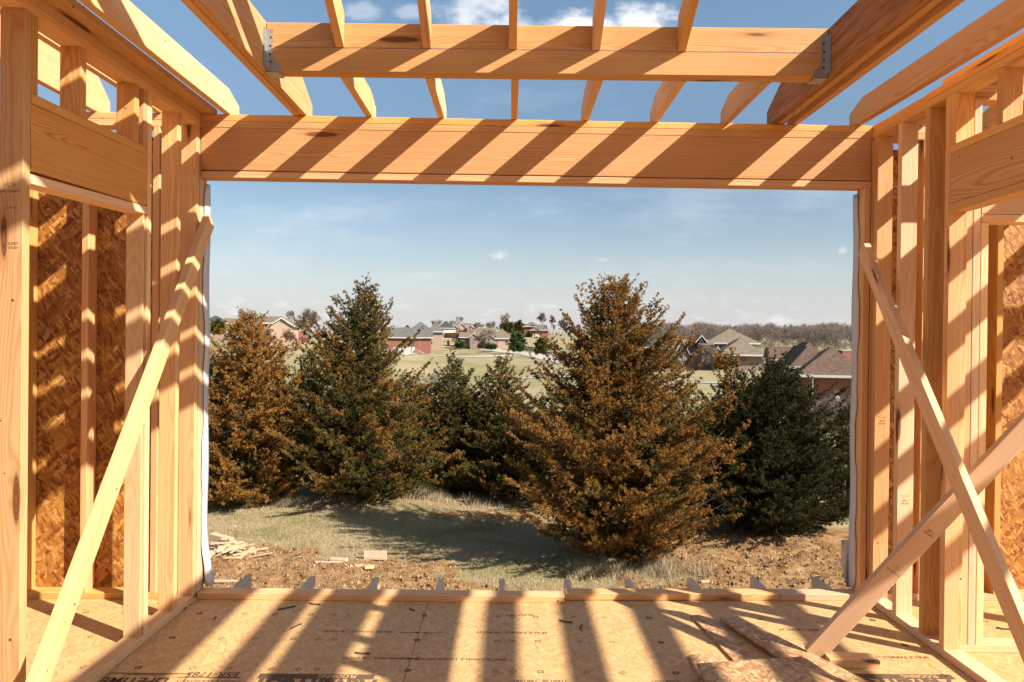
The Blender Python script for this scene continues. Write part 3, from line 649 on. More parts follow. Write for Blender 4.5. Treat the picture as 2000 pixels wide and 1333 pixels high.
o, V = slab('board_offcut', [(1361, 1296, 0), (1570, 1282, 0), (1660, 1345, 0), (1640, 1400, 0), (1420, 1400, 0)], .062, .062, .012, OSB_SCRAP, 'wide flake-board offcut with a red painted edge', 'offcut', GO)
a, b_ = Vector(V[4]), Vector(V[0]); dd = (a-b_); nn = Vector((dd.y, -dd.x, 0)).normalized()*-0.002
q = [a+nn, b_+nn, b_+nn-Vector((0, 0, .012)), a+nn-Vector((0, 0, .012))]; q2 = [p-nn*0.8 for p in q]
subpart('painted_edge', [tuple(p) for p in q+q2], [(0, 1, 2, 3), (7, 6, 5, 4), (0, 4, 5, 1), (1, 5, 6, 2), (2, 6, 7, 3), (3, 7, 4, 0)], REDP, o)
# splinters and bent nails lying about
sp_list = [(560, 1188, 30, .2), (615, 1180, 22, -.4), (578, 1224, 20, .5), (708, 1276, 24, -.3), (805, 1190, 12, -1.0), (1105, 1214, 22, -.5), (1137, 1226, 14, 1.0), (1960, 1228, 20, -.5), (362, 1190, 6, .8), (420, 1208, 6, .6)]
where = ['beside the sill at left', 'next to the sill, just right of the longest', 'in the left sun patch', 'alone in the shade left of the seam', 'standing by the panel seam', 'near the middle of the floor', 'right of the middle of the floor', 'in the right hand room', 'in the far left corner', 'near the left plate']
for i, (u, v, ln, a) in enumerate(sp_list):
    c = onZ(u, v, 0.004); L = ln/340; ca, sa = math.cos(a), math.sin(a)
    V = []; n = 5
    for s_ in range(n+1):
        t_ = s_/n-.5; bx = t_*L; by = .012*math.sin(t_*3+a)
        for (yy_, zz_) in ((-.0035, 0), (.0035, 0), (0, .007)): V.append((bx*ca-(by+yy_)*sa, bx*sa*1.6+(by+yy_)*ca, zz_+.002*abs(math.sin(t_*4))))
    Fc = [(s_*3+k_, s_*3+(k_+1) % 3, s_*3+3+(k_+1) % 3, s_*3+3+k_) for s_ in range(n) for k_ in range(3)]+[(0, 2, 1), (n*3, n*3+1, n*3+2)]
    o = mesh_obj('wood_splinter', V, Fc, BARKD, loc=(c[0], c[1], .0005)); tag(o, 'dark thin splinter on the floor %s' % where[i], 'splinter', 'splinters on the subfloor')

# ================================================================== outside
rng = np.random.default_rng(11)
def vnoise(x, y, seed=0):
    """value noise on arrays"""
    xi = np.floor(x).astype(np.int64); yi = np.floor(y).astype(np.int64); fx = x-xi; fy_ = y-yi
    fx = fx*fx*(3-2*fx); fy_ = fy_*fy_*(3-2*fy_)
    def h(a, b):
        n = (a*374761393+b*668265263+seed*974711) & 0x7fffffff; n = ((n ^ (n >> 13))*1274126177) & 0x7fffffff
        return ((n ^ (n >> 16)) & 0xffff)/65535.0
    return (h(xi, yi)*(1-fx)+h(xi+1, yi)*fx)*(1-fy_)+(h(xi, yi+1)*(1-fx)+h(xi+1, yi+1)*fx)*fy_
def fbm(x, y, o=4, seed=0):
    s_ = 0; a = .5
    for i in range(o): s_ = s_+a*vnoise(x*2**i, y*2**i, seed+i); a *= .5
    return s_
# terrain: control points (photo u, v of the ground, distance) and a smooth sheet through them
CP = [(-6, -30, -2.9), (6, -30, -2.9), (-6, 6, -2.95), (6, 6, -2.95), (0, 12, -3.0), (-5, 12, -3.0), (5, 13, -3.0), (12, 14, -3.1), (-12, 14, -3.0)]
def cp(u, v, Y): p = onY(u, v, Y); CP.append(tuple(p))
cp(480, 985, 19.5); cp(700, 975, 20); cp(1000, 985, 21); cp(1500, 1065, 15.5); cp(1230, 1115, 13.8); cp(1350, 1060, 16)
cp(700, 1000, 33); cp(1200, 960, 33); cp(1600, 950, 33)
cp(560, 800, 70); cp(1000, 800, 62); cp(1450, 820, 60)
cp(1625, 806, 72); cp(1420, 722, 125); cp(1370, 752, 95); cp(1300, 706, 150); cp(1500, 715, 140)
cp(790, 693, 215); cp(1000, 742, 110); cp(900, 712, 150); cp(1000, 700, 175); cp(1060, 704, 178)
cp(950, 681, 235); cp(1000, 686, 225); cp(860, 672, 260); cp(1048, 660, 330); cp(900, 655, 360); cp(1000, 648, 400); cp(1095, 655, 340)
cp(550, 700, 120); cp(450, 690, 130); cp(560, 668, 170); cp(430, 665, 210); cp(600, 680, 165)
cp(1650, 700, 210); cp(1400, 690, 220); cp(1200, 680, 260); cp(1350, 672, 330); cp(1650, 672, 330)
CP += [(-500, 420, 4), (500, 420, -3), (-700, 900, 0), (0, 900, 0), (700, 900, -4), (-260, 150, -3), (300, 150, -8), (-100, 40, -4), (120, 40, -6), (-200, -100, -3), (200, -100, -3)]
CPa = np.array(CP)
def ground(x, y):
    x = np.asarray(x, float); y = np.asarray(y, float); sh = x.shape; x = x.ravel(); y = y.ravel()
    # distances measured in a stretched metric so that far points blend more widely
    ly = np.log(np.maximum(y, -20)+30); lx = x/(np.maximum(y, -20)+30)
    cy_ = np.log(np.maximum(CPa[:, 1], -20)+30); cx_ = CPa[:, 0]/(np.maximum(CPa[:, 1], -20)+30)
    num = np.zeros_like(x); den = np.zeros_like(x)
    for i in range(len(CPa)):
        d2 = ((ly-cy_[i])*1.7)**2+((lx-cx_[i])*1.0)**2+0.0012; w_ = d2**-1.8
        num += w_*CPa[i, 2]; den += w_
    return (num/den).reshape(sh)
def gz_(x, y): return float(ground(np.array([x]), np.array([y]))[0])
def hit(u, v, y0=10, y1=900):
    """where a sight line through (u, v) of the photo meets the land"""
    d = ray(u, v); ys = np.geomspace(y0, y1, 500); P = CAM[None]+d[None]*(ys/d[1])[:, None]
    g = ground(P[:, 0], P[:, 1]); b_ = np.where(P[:, 2] < g)[0]
    i = b_[0] if len(b_) else len(ys)-1
    return P[i]
# axis lines, dense in the yard and spreading out to the horizon
def spread(core, lo_, hi_, ratio=1.12):
    a = list(core); st = core[1]-core[0]; x = core[-1]
    while x < hi_: st *= ratio; x += st; a.append(x)
    st = core[1]-core[0]; x = core[0]
    while x > lo_: st *= ratio; x -= st; a.insert(0, x)
    return np.array(a)
GX = spread(np.arange(-7, 8.01, .11), -1500, 1500, 1.055); GY = spread(np.arange(11.6, 21.0, .10), -120, 2200, 1.03)
XX, YY = np.meshgrid(GX, GY); ZZ = ground(XX, YY)
def dirt_mask(x, y):
    n = fbm(x*.9, y*.9, 4, 3)
    near = np.clip((14.3+.9*np.clip((-x-.5)/2, 0, 1)-1.6*np.exp(-((x-.9)/1.3)**2)-y)/1.2+(n-.47)*3.2, 0, 1)*np.clip((22-np.abs(x-0))/3, 0, 1)
    right = np.clip((x-2.2+ (n-.5)*4)/1.6, 0, 1)*np.clip((17.8-y)/1.5, 0, 1)
    mound = np.exp(-(((x+.3)/1.7)**2+((y-18.3)/.8)**2))*1.3*np.clip(n*2.2, 0, 1)
    return np.clip(np.maximum(np.maximum(near*.95, right), mound), 0, 1)
dm = dirt_mask(XX, YY); fade = np.clip((32-YY)/10, 0, 1)*np.clip((YY-6)/4, 0, 1)*np.clip((14-np.abs(XX))/4, 0, 1)
clod = (fbm(XX*2.6, YY*2.6, 4, 8)-.47)*.20+np.maximum(0, fbm(XX*6.5, YY*6.5, 3, 21)-.52)*.40
ZZ = ZZ+fade*(dm*clod+(1-dm)*(fbm(XX*2.0, YY*2.0, 4, 5)-.47)*.06)+fade*np.exp(-(((XX+.3)/1.9)**2+((YY-18.4)/.7)**2))*.16
ny, nx = XX.shape
V = np.stack([XX.ravel(), YY.ravel(), ZZ.ravel()], 1)
me = bpy.data.meshes.new('ground'); me.vertices.add(len(V)); me.vertices.foreach_set('co', V.astype(np.float32).ravel())
ii, jj = np.meshgrid(np.arange(ny-1), np.arange(nx-1), indexing='ij'); a = (ii*nx+jj).ravel(); Q = np.stack([a, a+1, a+nx+1, a+nx], 1).astype(np.int32)
me.loops.add(Q.size); me.loops.foreach_set('vertex_index', Q.ravel()); me.polygons.add(len(Q)); me.polygons.foreach_set('loop_start', np.arange(0, Q.size, 4, dtype=np.int32))
me.update(calc_edges=True); me.polygons.foreach_set('use_smooth', [True]*len(me.polygons))
at = me.attributes.new('dirt', 'FLOAT', 'POINT'); at.data.foreach_set('value', dm.ravel().astype(np.float32))
m, t, b = newmat('ground_soil_and_grass', 0.95, 0.1)
tcn = t.add('ShaderNodeTexCoord'); P = tcn.outputs['Object']; at = t.add('ShaderNodeAttribute'); at.attribute_name = 'dirt'
soil = t.ramp(t.noise(P, 5.5, 8, 0.72), [(0.30, (0.14, 0.062, 0.024)), (0.42, (0.32, 0.160, 0.066)), (0.55, (0.47, 0.270, 0.120)), (0.72, (0.62, 0.43, 0.24))])
gr = t.ramp(t.noise(P, 0.9, 9, 0.72), [(0.33, (0.16, 0.20, 0.05)), (0.42, (0.36, 0.31, 0.12)), (0.52, (0.54, 0.41, 0.215)), (0.62, (0.56, 0.43, 0.25)), (0.72, (0.33, 0.22, 0.12))])
gf = t.ramp(t.noise(P, 22, 6, 0.75), [(0.3, (0.24, 0.19, 0.085)), (0.5, (0.45, 0.36, 0.185)), (0.72, (0.64, 0.52, 0.31))])
gr = t.mix(1.0, t.mix(0.5, gr, gf), (1.0, .95, .96, 1), 'MULTIPLY')
sp = t.add('ShaderNodeSeparateXYZ'); t.l.new(P, sp.inputs[0])
farg = t.ramp(t.noise(t.scale(P, (1, .5, 1)), 0.045, 9, 0.7), [(0.3, (0.21, 0.20, 0.080)), (0.46, (0.33, 0.285, 0.140)), (0.58, (0.44, 0.355, 0.215)), (0.7, (0.36, 0.26, 0.16))])
gr = t.mix(t.step(sp.outputs[1], 24, 60), gr, farg)
dmask = t.step(t.math('ADD', at.outputs['Fac'], t.math('MULTIPLY_ADD', t.noise(P, 6, 6, 0.7), 0.9, -0.45)), 0.30, 0.62)
t.l.new(t.mix(dmask, gr, soil), b.inputs['Base Color'])
bump(t, b, t.math('ADD', t.noise(P, 30, 6, 0.75), t.noise(P, 6, 4, 0.6)), 0.9, 0.03)
me.materials.append(m); go = bpy.data.objects.new('ground', me); COL.objects.link(go); go['kind'] = 'structure'

# ---------------------------------------------------------------- driveways (concrete)
CONC = flat('pale_concrete', (0.56, 0.50, 0.44), 0.85, 0.2, var=0.15, sc=1.5)
def road(name, pts, half):
    """ribbon on the land through photo points; half = half width in metres"""
    C = [hit(*p) for p in pts]; D = []
    for i in range(len(C)-1):
        for k_ in range(24): D.append(C[i]*(1-k_/24)+C[i+1]*k_/24)
    D.append(C[-1]); D = np.array(D); V = []; Fc = []
    for i, p in enumerate(D):
        q = D[min(i+1, len(D)-1)]-D[max(i-1, 0)]; n_ = np.array([-q[1], q[0]])/max(1e-6, math.hypot(q[0], q[1]))
        h_ = half[0]+(half[1]-half[0])*i/(len(D)-1)
        for s_ in np.linspace(-1, 1, 9):
            x, y = p[0]+n_[0]*h_*s_, p[1]+n_[1]*h_*s_; V.append((x, y, gz_(x, y)+0.10))
    for i in range(len(D)-1):
        for k_ in range(8): a = i*9+k_; Fc.append((a, a+1, a+10, a+9))
    o = mesh_obj(name, V, Fc, CONC); o['kind'] = 'structure'; return o
road('road', [(1150, 716), (1080, 702), (1010, 690), (950, 682), (895, 676), (845, 672)], (4.0, 3.2))
road('driveway', [(1015, 694), (960, 697), (900, 698), (845, 695), (770, 692)], (2.6, 3.0))
road('path', [(1010, 741), (1060, 737), (1130, 738)], (.8, .8))
road('street', [(1250, 755), (1330, 748), (1400, 749), (1460, 751)], (1.4, 1.4))

# ---------------------------------------------------------------- plants
def unit(a): return a/np.maximum(np.linalg.norm(a, axis=-1, keepdims=True), 1e-9)
def sticks(P0, P1, r0, r1, sides=3):
    """thin tapered prisms as quads: arrays (N,3)"""
    P0 = np.asarray(P0); P1 = np.asarray(P1); N = len(P0); d = unit(P1-P0)
    ref = np.where(np.abs(d[:, 2:3]) > .9, np.array([[1., 0, 0]]), np.array([[0, 0, 1.]])); u_ = unit(np.cross(d, ref)); v_ = np.cross(d, u_)
    r0 = np.broadcast_to(np.asarray(r0), (N,))[:, None]; r1 = np.broadcast_to(np.asarray(r1), (N,))[:, None]; out = []
    for k_ in range(sides):
        a0 = 2*math.pi*k_/sides; a1 = 2*math.pi*(k_+1)/sides
        c0 = u_*math.cos(a0)+v_*math.sin(a0); c1 = u_*math.cos(a1)+v_*math.sin(a1)
        out.append(np.stack([P0+c0*r0, P0+c1*r0, P1+c1*r1, P1+c0*r1], 1))
    return np.concatenate(out, 0).reshape(-1, 3)
def cedar(name, base, H, Rw, seed, rust, label, group, prof=None, limbs=150, tuft=1.0, blade=.062, mat=CEDAR, open_=1.0, spread_top=1.0, low=0.02, cat='tree', kind_green=0.0, per=10):
    r = np.random.default_rng(seed); base = np.array(base, float)
    prof = prof or (lambda t_: np.minimum(1, ((1-t_)/.62)**.75)*(0.80+.20*np.minimum(1, t_/.12)))
    P, D_, A, S0, S1, SR = [], [], [], [], [], []
    lean = r.normal(0, .02, 2)*H
    def axis(t_): return base+np.array([lean[0]*t_**2+.02*H*math.sin(t_*5+seed), lean[1]*t_**2, H*t_])
    nst = 16
    for i in range(nst):
        S0.append(axis(i/nst*.96)); S1.append(axis((i+1)/nst*.96)); SR.append((.022*H*(1-i/nst)**1.1+.012, .022*H*(1-(i+1)/nst)**1.1+.010))
    # each sector of the crown has its own fullness so the outline stays ragged
    sect = r.uniform(.74, 1.16, (14, 12))
    for i in range(limbs):
        t_ = low+(.985-low)*((i+r.uniform(0, 1))/limbs)**1.12; az_ = i*2.39996+r.uniform(-.4, .4)
        rp = float(prof(t_))*Rw*sect[int(t_*13.9), int((az_ % (2*math.pi))/(2*math.pi)*11.99)]*r.uniform(.82, 1.12)
        e = math.radians(8+ (44*t_**1.3)*spread_top+r.uniform(-8, 10))
        rp = rp*float(prof(min(1., t_+.42*rp*math.tan(e)/H)))/max(.02, float(prof(t_))); L = max(.22, rp/max(.5, math.cos(e)*.92))
        L = min(L, Rw*1.25)
        if t_ > .86: L = max(L, .085*H*r.uniform(.4, 1.2)*spread_top); e = math.radians(r.uniform(38, 66))
        o_ = np.array([math.cos(az_), math.sin(az_), 0]); up = np.array([0, 0, 1.]); side = np.array([-o_[1], o_[0], 0])
        bend = r.uniform(.10, .35); sw = r.uniform(-.2, .2)
        def pt(s_): return axis(t_)+o_*L*s_*math.cos(e)+up*(L*math.sin(e)*s_*.75+bend*L*s_*s_*.55-.10*L*s_*(1-s_)*2*(1-t_))+side*sw*L*s_*s_
        ks = [0, .25, .5, .75, 1.0]
        for a, b_ in zip(ks[:-1], ks[1:]):
            S0.append(pt(a)); S1.append(pt(b_)); SR.append(((.012*L+.006)*(1.05-a), (.012*L+.006)*(1.05-b_)))
        nb = max(4, int(L/.085)); s_ = r.uniform(.06, 1.0, nb); s_ = np.sort(s_)**(0.8)
        for j, sj in enumerate(s_):
            sg = 1 if j % 2 else -1; p0 = pt(sj)
            dirv = o_*r.uniform(.35, .9)+side*sg*r.uniform(.25, .95)+up*r.uniform(-.12, .62+.3*t_); dirv /= np.linalg.norm(dirv)
            bl = (.34*L*(1.12-sj)+.10)*r.uniform(.55, 1.15); bl = min(bl, .62)
            if sj > .93: dirv = unit(o_*math.cos(e)+up*math.sin(e+.35)+side*r.uniform(-.3, .3)); bl = .18+.10*L
            S0.append(p0); S1.append(p0+dirv*bl*.9); SR.append((.0045, .002))
            nt = max(2, int(bl/.050*tuft)); q = (np.arange(nt)+r.uniform(0, 1, nt))/nt; q = .15+.9*q
            if r.uniform() < .12*open_: continue
            pp = p0+dirv*bl*q[:, None]+r.normal(0, .020, (nt, 3))+up*(.05*bl*q**2)[:, None]
            P.append(pp); D_.append(np.broadcast_to(dirv, pp.shape)); A.append(np.full(nt, sj)*.55+q*.45)
    P = np.concatenate(P); D_ = np.concatenate(D_); A = np.concatenate(A); n = len(P)
    # bring the crown to its real height and spread
    kz = H/max(.01, np.percentile(P[:, 2]-base[2], 99.93)); kr = Rw/max(.01, np.percentile(np.hypot(P[:, 0]-base[0], P[:, 1]-base[1]), 97.8)); kk = np.array([kr, kr, kz])
    P = base+(P-base)*kk; S0 = base+(np.array(S0)-base)*kk; S1 = base+(np.array(S1)-base)*kk
    P = np.repeat(P, per, 0); D_ = np.repeat(D_, per, 0); A = np.repeat(A, per); N = len(P)
    q = unit(r.normal(0, 1, (N, 3))); d = unit(D_*.75+q*.85+np.array([0, 0, .18])); P = P+q*.022*r.uniform(0, 1, (N, 1))
    ln = blade*r.uniform(.55, 1.3, (N, 1)); wd_ = blade*.20*r.uniform(.7, 1.4, (N, 1)); sd = unit(np.cross(d, unit(r.normal(0, 1, (N, 3)))))
    tri = np.stack([P-sd*wd_, P+sd*wd_, P+d*ln], 1)
    nz_ = vnoise(P[:, 0]*2.2+P[:, 2]*1.3, P[:, 1]*2.2-P[:, 2]*1.7, seed)*.5+vnoise(P[:, 0]*6+9, P[:, 2]*6+P[:, 1]*3, seed+5)*.5
    grp = np.repeat(r.uniform(0, 1, n), per)
    ru = np.clip((A-.42)*1.2+(nz_-.5)*2.4+(rust-.5)*2.2+(grp-.5)*.2, 0, 1)*np.clip(rust*3, 0, 1)
    if kind_green: ru *= 1-kind_green*np.clip((base[0]+.3-P[:, 0])/-1.2, 0, 1)
    root = thing(name, tuple(base), label, cat, group)
    SRa = np.array(SR); fast_tris('trunk', sticks(np.array(S0), np.array(S1), SRa[:, 0], SRa[:, 1], 4), 4, BARKD if mat in (CEDAR, CEDARD) else BARKB, parent=root)
    fast_tris('crown', tri.reshape(-1, 3), 3, mat, {'rust': ru, 'tone': np.clip(grp*.55+r.uniform(0, .45, N), 0, 1)}, parent=root)
    return root
def tree_at(u, v, Y): p = onY(u, v, Y); return (p[0], p[1], gz_(p[0], p[1])-.03)
GC = 'red cedars below the opening'
def topz(v, u, Y, base): return onY(u, v, Y)[2]-base[2]
def put_cedar(ub, ut, vt, Y, halfpx, seed, rust, label, **k):
    b_ = tree_at(ub, 900, Y); H = topz(vt, ut, Y, b_); Rw = halfpx/F*Y
    return cedar('cedar_tree', b_, H, Rw, seed, rust, label, k.pop('group', GC), **k)
def curve(ts, rs): return lambda t_: np.interp(t_, ts, rs)
bigc = curve([0, .03, .11, .2, .29, .37, .46, .54, .63, .72, .81, .90, .96, 1], [.45, .58, .86, 1, 1, .96, .85, .77, .68, .58, .44, .30, .20, .06])
broad = curve([0, .06, .18, .3, .42, .54, .65, .77, .89, 1], [.6, .9, 1, .97, .88, .77, .64, .48, .26, .05])
narrow = curve([0, .1, .3, .5, .65, .8, .9, 1], [.8, 1, .92, .72, .52, .30, .16, .04])
column = curve([0, .1, .35, .6, .72, .83, .91, 1], [.75, .95, 1, .84, .66, .44, .26, .05])
round_ = curve([0, .1, .35, .6, .75, .88, 1], [.75, .95, 1, .92, .78, .55, .15])
put_cedar(1205, 1195, 545, 14.6, 210, 1, .66, 'big rusty orange cedar standing right of the middle, tallest of all', prof=bigc, limbs=300, per=20, blade=.035, tuft=1.15)
put_cedar(705, 690, 555, 20.0, 160, 2, .44, 'tall olive and rust cedar left of the middle with a pointed top', prof=broad, limbs=240, per=17, blade=.042, tuft=1.1)
put_cedar(478, 488, 614, 19.3, 122, 3, .80, 'bright orange cedar beside the left jamb of the opening', prof=column, limbs=210, per=18, blade=.042, tuft=1.2)
put_cedar(395, 398, 660, 19.6, 70, 4, .72, 'orange cedar half hidden by the left jamb', prof=column, limbs=110, per=10, blade=.070)
put_cedar(545, 543, 690, 20.6, 52, 5, .74, 'small orange cedar top between the left pair of big cedars', prof=column, limbs=90, per=10, blade=.070)
put_cedar(600, 610, 680, 23.0, 90, 6, .16, 'dark green cedar behind the tall olive one', prof=broad, limbs=90, per=9, blade=.080)
put_cedar(890, 893, 695, 22.5, 138, 7, .34, 'green cedar with a rust tinged tip in the middle gap', prof=narrow, limbs=160, per=15, blade=.050)
put_cedar(985, 985, 697, 22.0, 132, 8, .38, 'olive green slender topped cedar left of the big rusty one', prof=narrow, limbs=165, per=15, blade=.050)
put_cedar(805, 803, 740, 22.8, 105, 9, .34, 'low olive cedar filling the gap right of the tall olive one', prof=broad, limbs=90, per=9, blade=.078)
put_cedar(1512, 1482, 697, 17.0, 178, 10, .16, 'broad dark green cedar before the brown roofed house', prof=broad, limbs=240, per=17, blade=.040, tuft=1.1, mat=CEDARD)
put_cedar(1425, 1425, 683, 19.0, 98, 11, .62, 'rust tipped cedar between the big rusty and dark green ones', prof=narrow, limbs=120, per=10, blade=.068)
put_cedar(1655, 1668, 790, 18.5, 55, 12, .12, 'dark green cedar beside the right jamb of the opening', mat=CEDARD, prof=broad, limbs=80, per=9, blade=.070)
for i, (u_, v_, h_) in enumerate(((520, 800, 90), (650, 800, 90), (775, 800, 85), (925, 775, 95), (1040, 800, 90), (1150, 800, 90), (1290, 800, 90), (1400, 780, 85), (1480, 800, 90), (1590, 830, 80))):
    put_cedar(u_, u_, v_, 25.5+i % 3, h_, 80+i, .2, 'low shaded cedar at the thicket back, ' + ('far left', 'second from the left', 'behind the low olive one', 'behind the two middle ones', 'left of the big rusty one', 'behind the middle of the big rusty one', 'behind the right side of the big rusty one', 'behind the rust tipped one', 'behind the dark green one', 'near the right jamb')[i], prof=broad, limbs=70, per=8, blade=.095, group='shaded cedars at the back of the thicket', mat=CEDARD)
put_cedar(1330, 1330, 745, 20.5, 105, 13, .40, 'olive cedar tucked behind the right flank of the big rusty one', prof=narrow, limbs=80, per=9, blade=.074)
put_cedar(1075, 1075, 760, 20.5, 95, 14, .25, 'green cedar tucked behind the left flank of the big rusty one', prof=broad, limbs=70, per=9, blade=.074)

# bare trees: recursive forks
def bare_segs(r, H, levels=5, spread_=.55, trunk=.035, kids=3, up=.25):
    S = []
    def grow(p, d, L, rad, lev):
        n = 3; q = p
        for i in range(n):
            d = unit(d+r.normal(0, .10, 3)+np.array([0, 0, up*.12])); q2 = q+d*L/n
            S.append((q, q2, rad*(1-.22*i), rad*(1-.22*(i+1)))); q = q2
            if lev > 0 and i > 0 and r.uniform() < .75:
                grow(q, unit(d*.6+unit(r.normal(0, 1, 3))*spread_*1.3+np.array([0, 0, up])), L*r.uniform(.45, .7), rad*.45, lev-1)
        if lev > 0:
            for _ in range(kids): grow(q, unit(d+unit(r.normal(0, 1, 3))*spread_+np.array([0, 0, up*.5])), L*r.uniform(.55, .8), rad*.55, lev-1)
    grow(np.zeros(3), np.array([r.normal(0, .04), r.normal(0, .04), 1.]), H*.36, H*trunk*.5, levels)
    A0 = np.array([s_[0] for s_ in S]); A1 = np.array([s_[1] for s_ in S]); R0 = np.array([s_[2] for s_ in S]); R1 = np.array([s_[3] for s_ in S])
    k_ = H/max(1e-6, A1[:, 2].max()); return A0*k_, A1*k_, R0, R1
def bare(name, base, H, seed, mat, label, cat='tree', group=None, minr=.0, **k):
    A0, A1, R0, R1 = bare_segs(np.random.default_rng(seed), H, **k)
    root = thing(name, base, label, cat, group); b_ = np.array(base)
    big = R0 > R0.max()*.30
    fast_tris('trunk', sticks(A0[big]+b_, A1[big]+b_, np.maximum(R0[big], minr), np.maximum(R1[big], minr), 5), 4, mat, parent=root)
    fast_tris('crown', sticks(A0[~big]+b_, A1[~big]+b_, np.maximum(R0[~big], minr), np.maximum(R1[~big], minr), 3), 4, mat, parent=root)
def bare_px(name, u, vb, vt, Y, seed, mat, label, **k):
    p = onY(u, vb, Y); H = onY(u, vt, Y)[2]-p[2]; z = p[2]
    bare(name, (p[0], p[1], z-.1), H+.1, seed, mat, label, minr=Y*.00009, **k)
bare_px('bare_tree', 862, 830, 712, 26, 31, BARKG, 'pale leafless tree leaning among the middle cedars', levels=5, spread_=.8, trunk=.05)
bare_px('bare_tree', 845, 850, 735, 27, 32, BARKG, 'low pale leafless tree beside the leaning one', levels=5, spread_=.9, trunk=.04)
bare_px('bare_tree', 985, 655, 610, 395, 33, BARKG, 'leafless tree on the skyline left of the dark evergreens', levels=5, spread_=.45)
bare_px('bare_tree', 1057, 650, 609, 360, 34, BARKB, 'leafless tree behind the red brick house, the taller of two', levels=5, spread_=.5)
bare_px('bare_tree', 1075, 652, 615, 365, 35, BARKB, 'leafless tree behind the red brick house, the slimmer of two', levels=5, spread_=.45)
bare_px('bare_tree', 1100, 655, 622, 370, 36, BARKB, 'small leafless tree at the white fence', levels=5, spread_=.6)
bare_px('bare_tree', 931, 655, 629, 370, 37, BARKG, 'leafless skyline tree behind the tan roof, left one', levels=5, spread_=.6)
bare_px('bare_tree', 952, 655, 626, 372, 38, BARKG, 'leafless skyline tree behind the tan roof, right one', levels=5, spread_=.6)
bare_px('bare_tree', 598, 690, 600, 150, 39, BARKB, 'tall leafless tree at the left of the tall olive cedar', levels=6, spread_=.5)
bare_px('bare_tree', 572, 640, 606, 210, 40, BARKG, 'leafless tree behind the peach gabled house', levels=5, spread_=.5)
bare_px('bare_tree', 474, 660, 600, 200, 41, BARKG, 'leafless tree standing over the tan roof at far left', levels=5, spread_=.3)
bare_px('bare_tree', 945, 686, 643, 205, 42, BARKB, 'round leafless tree in front of the tan roofed house', levels=5, spread_=.75)
bare_px('bare_tree', 1370, 716, 672, 118, 43, BARKG, 'spreading leafless bush before the two storey tan house', levels=5, spread_=.9, kids=4)
bare_px('bare_tree', 893, 676, 650, 235, 44, BARKB, 'leafless tree left of the tan roofed house', levels=5, spread_=.8)
bare_px('bare_tree', 562, 690, 640, 128, 45, TWIG, 'reddish leafless tree before the peach gabled house', levels=6, spread_=.7, kids=3)
bare_px('bare_tree', 530, 680, 655, 132, 46, TWIG, 'low reddish bush before the peach gabled house', levels=5, spread_=.9, kids=4)
for i, (u, vb, vt) in enumerate(((1625, 875, 760), (1645, 880, 770), (1600, 870, 775), (1665, 872, 765))):
    bare_px('bare_shrub', u, vb, vt, 30+i, 50+i, (BARKG, TWIG)[i % 2], ('grey twiggy shrub left of the satellite dish', 'red twiggy shrub below the satellite dish', 'red twiggy shrub behind the dark green cedar', 'grey twiggy shrub by the right jamb')[i] if i != 2 else 'grey twiggy shrub deep behind the dark green cedar', cat='shrub', levels=5, spread_=1.0, kids=4)
# far bare woods: nobody could count them
def woods(name, spots, mat, seed, hmin, hmax, label=None):
    r = np.random.default_rng(seed); var = [bare_segs(np.random.default_rng(seed+q), 1.0, levels=4, spread_=.55, trunk=.02, kids=3) for q in range(7)]
    out = []
    for (x, y, h_) in spots:
        A0, A1, R0, R1 = var[r.integers(7)]; a = r.uniform(0, 6.28); ca_, sa_ = math.cos(a), math.sin(a); Rm = np.array([[ca_, sa_, 0], [-sa_, ca_, 0], [0, 0, 1]])*np.array([r.uniform(.8, 1.2), 1, 1])
        bs = np.array([x, y, gz_(x, y)-.3]); w_ = y*.00013
        keep = r.uniform(0, 1, len(A0)) < .8
        out.append(sticks((A0@Rm*h_)[keep]+bs, (A1@Rm*h_)[keep]+bs, np.maximum(R0[keep]*h_, w_), np.maximum(R1[keep]*h_, w_*.7), 3))
    o = fast_tris(name, np.concatenate(out), 4, mat); o['kind'] = 'stuff'
    if label: o['label'] = label; o['category'] = 'woods'
    return o
r = np.random.default_rng(77); sp_ = []
for i in range(420):
    u = r.uniform(1215, 1720); Y = r.uniform(175, 330); p = onY(u, 650, Y); vt = 628+8*vnoise(np.array([u*.03]), np.array([1.]))[0]*1.0+r.uniform(-4, 12)
    h_ = max(5.0, onY(u, vt, Y)[2]-gz_(p[0], Y)); sp_.append((p[0], Y, min(h_, 17)))
woods('bare_woods', sp_, flat('grey_brown_wood_mass', (0.25, 0.195, 0.165), 0.95, 0.1, var=.25, sc=.3), 5, 8, 14, 'grey brown leafless woods along the right horizon')
sp_ = []
for i in range(120):
    u = r.uniform(420, 1270); Y = r.uniform(400, 520); p = onY(u, 650, Y)
    base_h = 634 if not (815 < u < 905) else 620
    h_ = onY(u, base_h+r.uniform(-4, 8), Y)[2]-gz_(p[0], Y); sp_.append((p[0], Y, max(3, min(h_, 18))))
woods('bare_woods', sp_, BARKB, 6, 8, 14, 'thin line of leafless trees behind the hilltop houses')
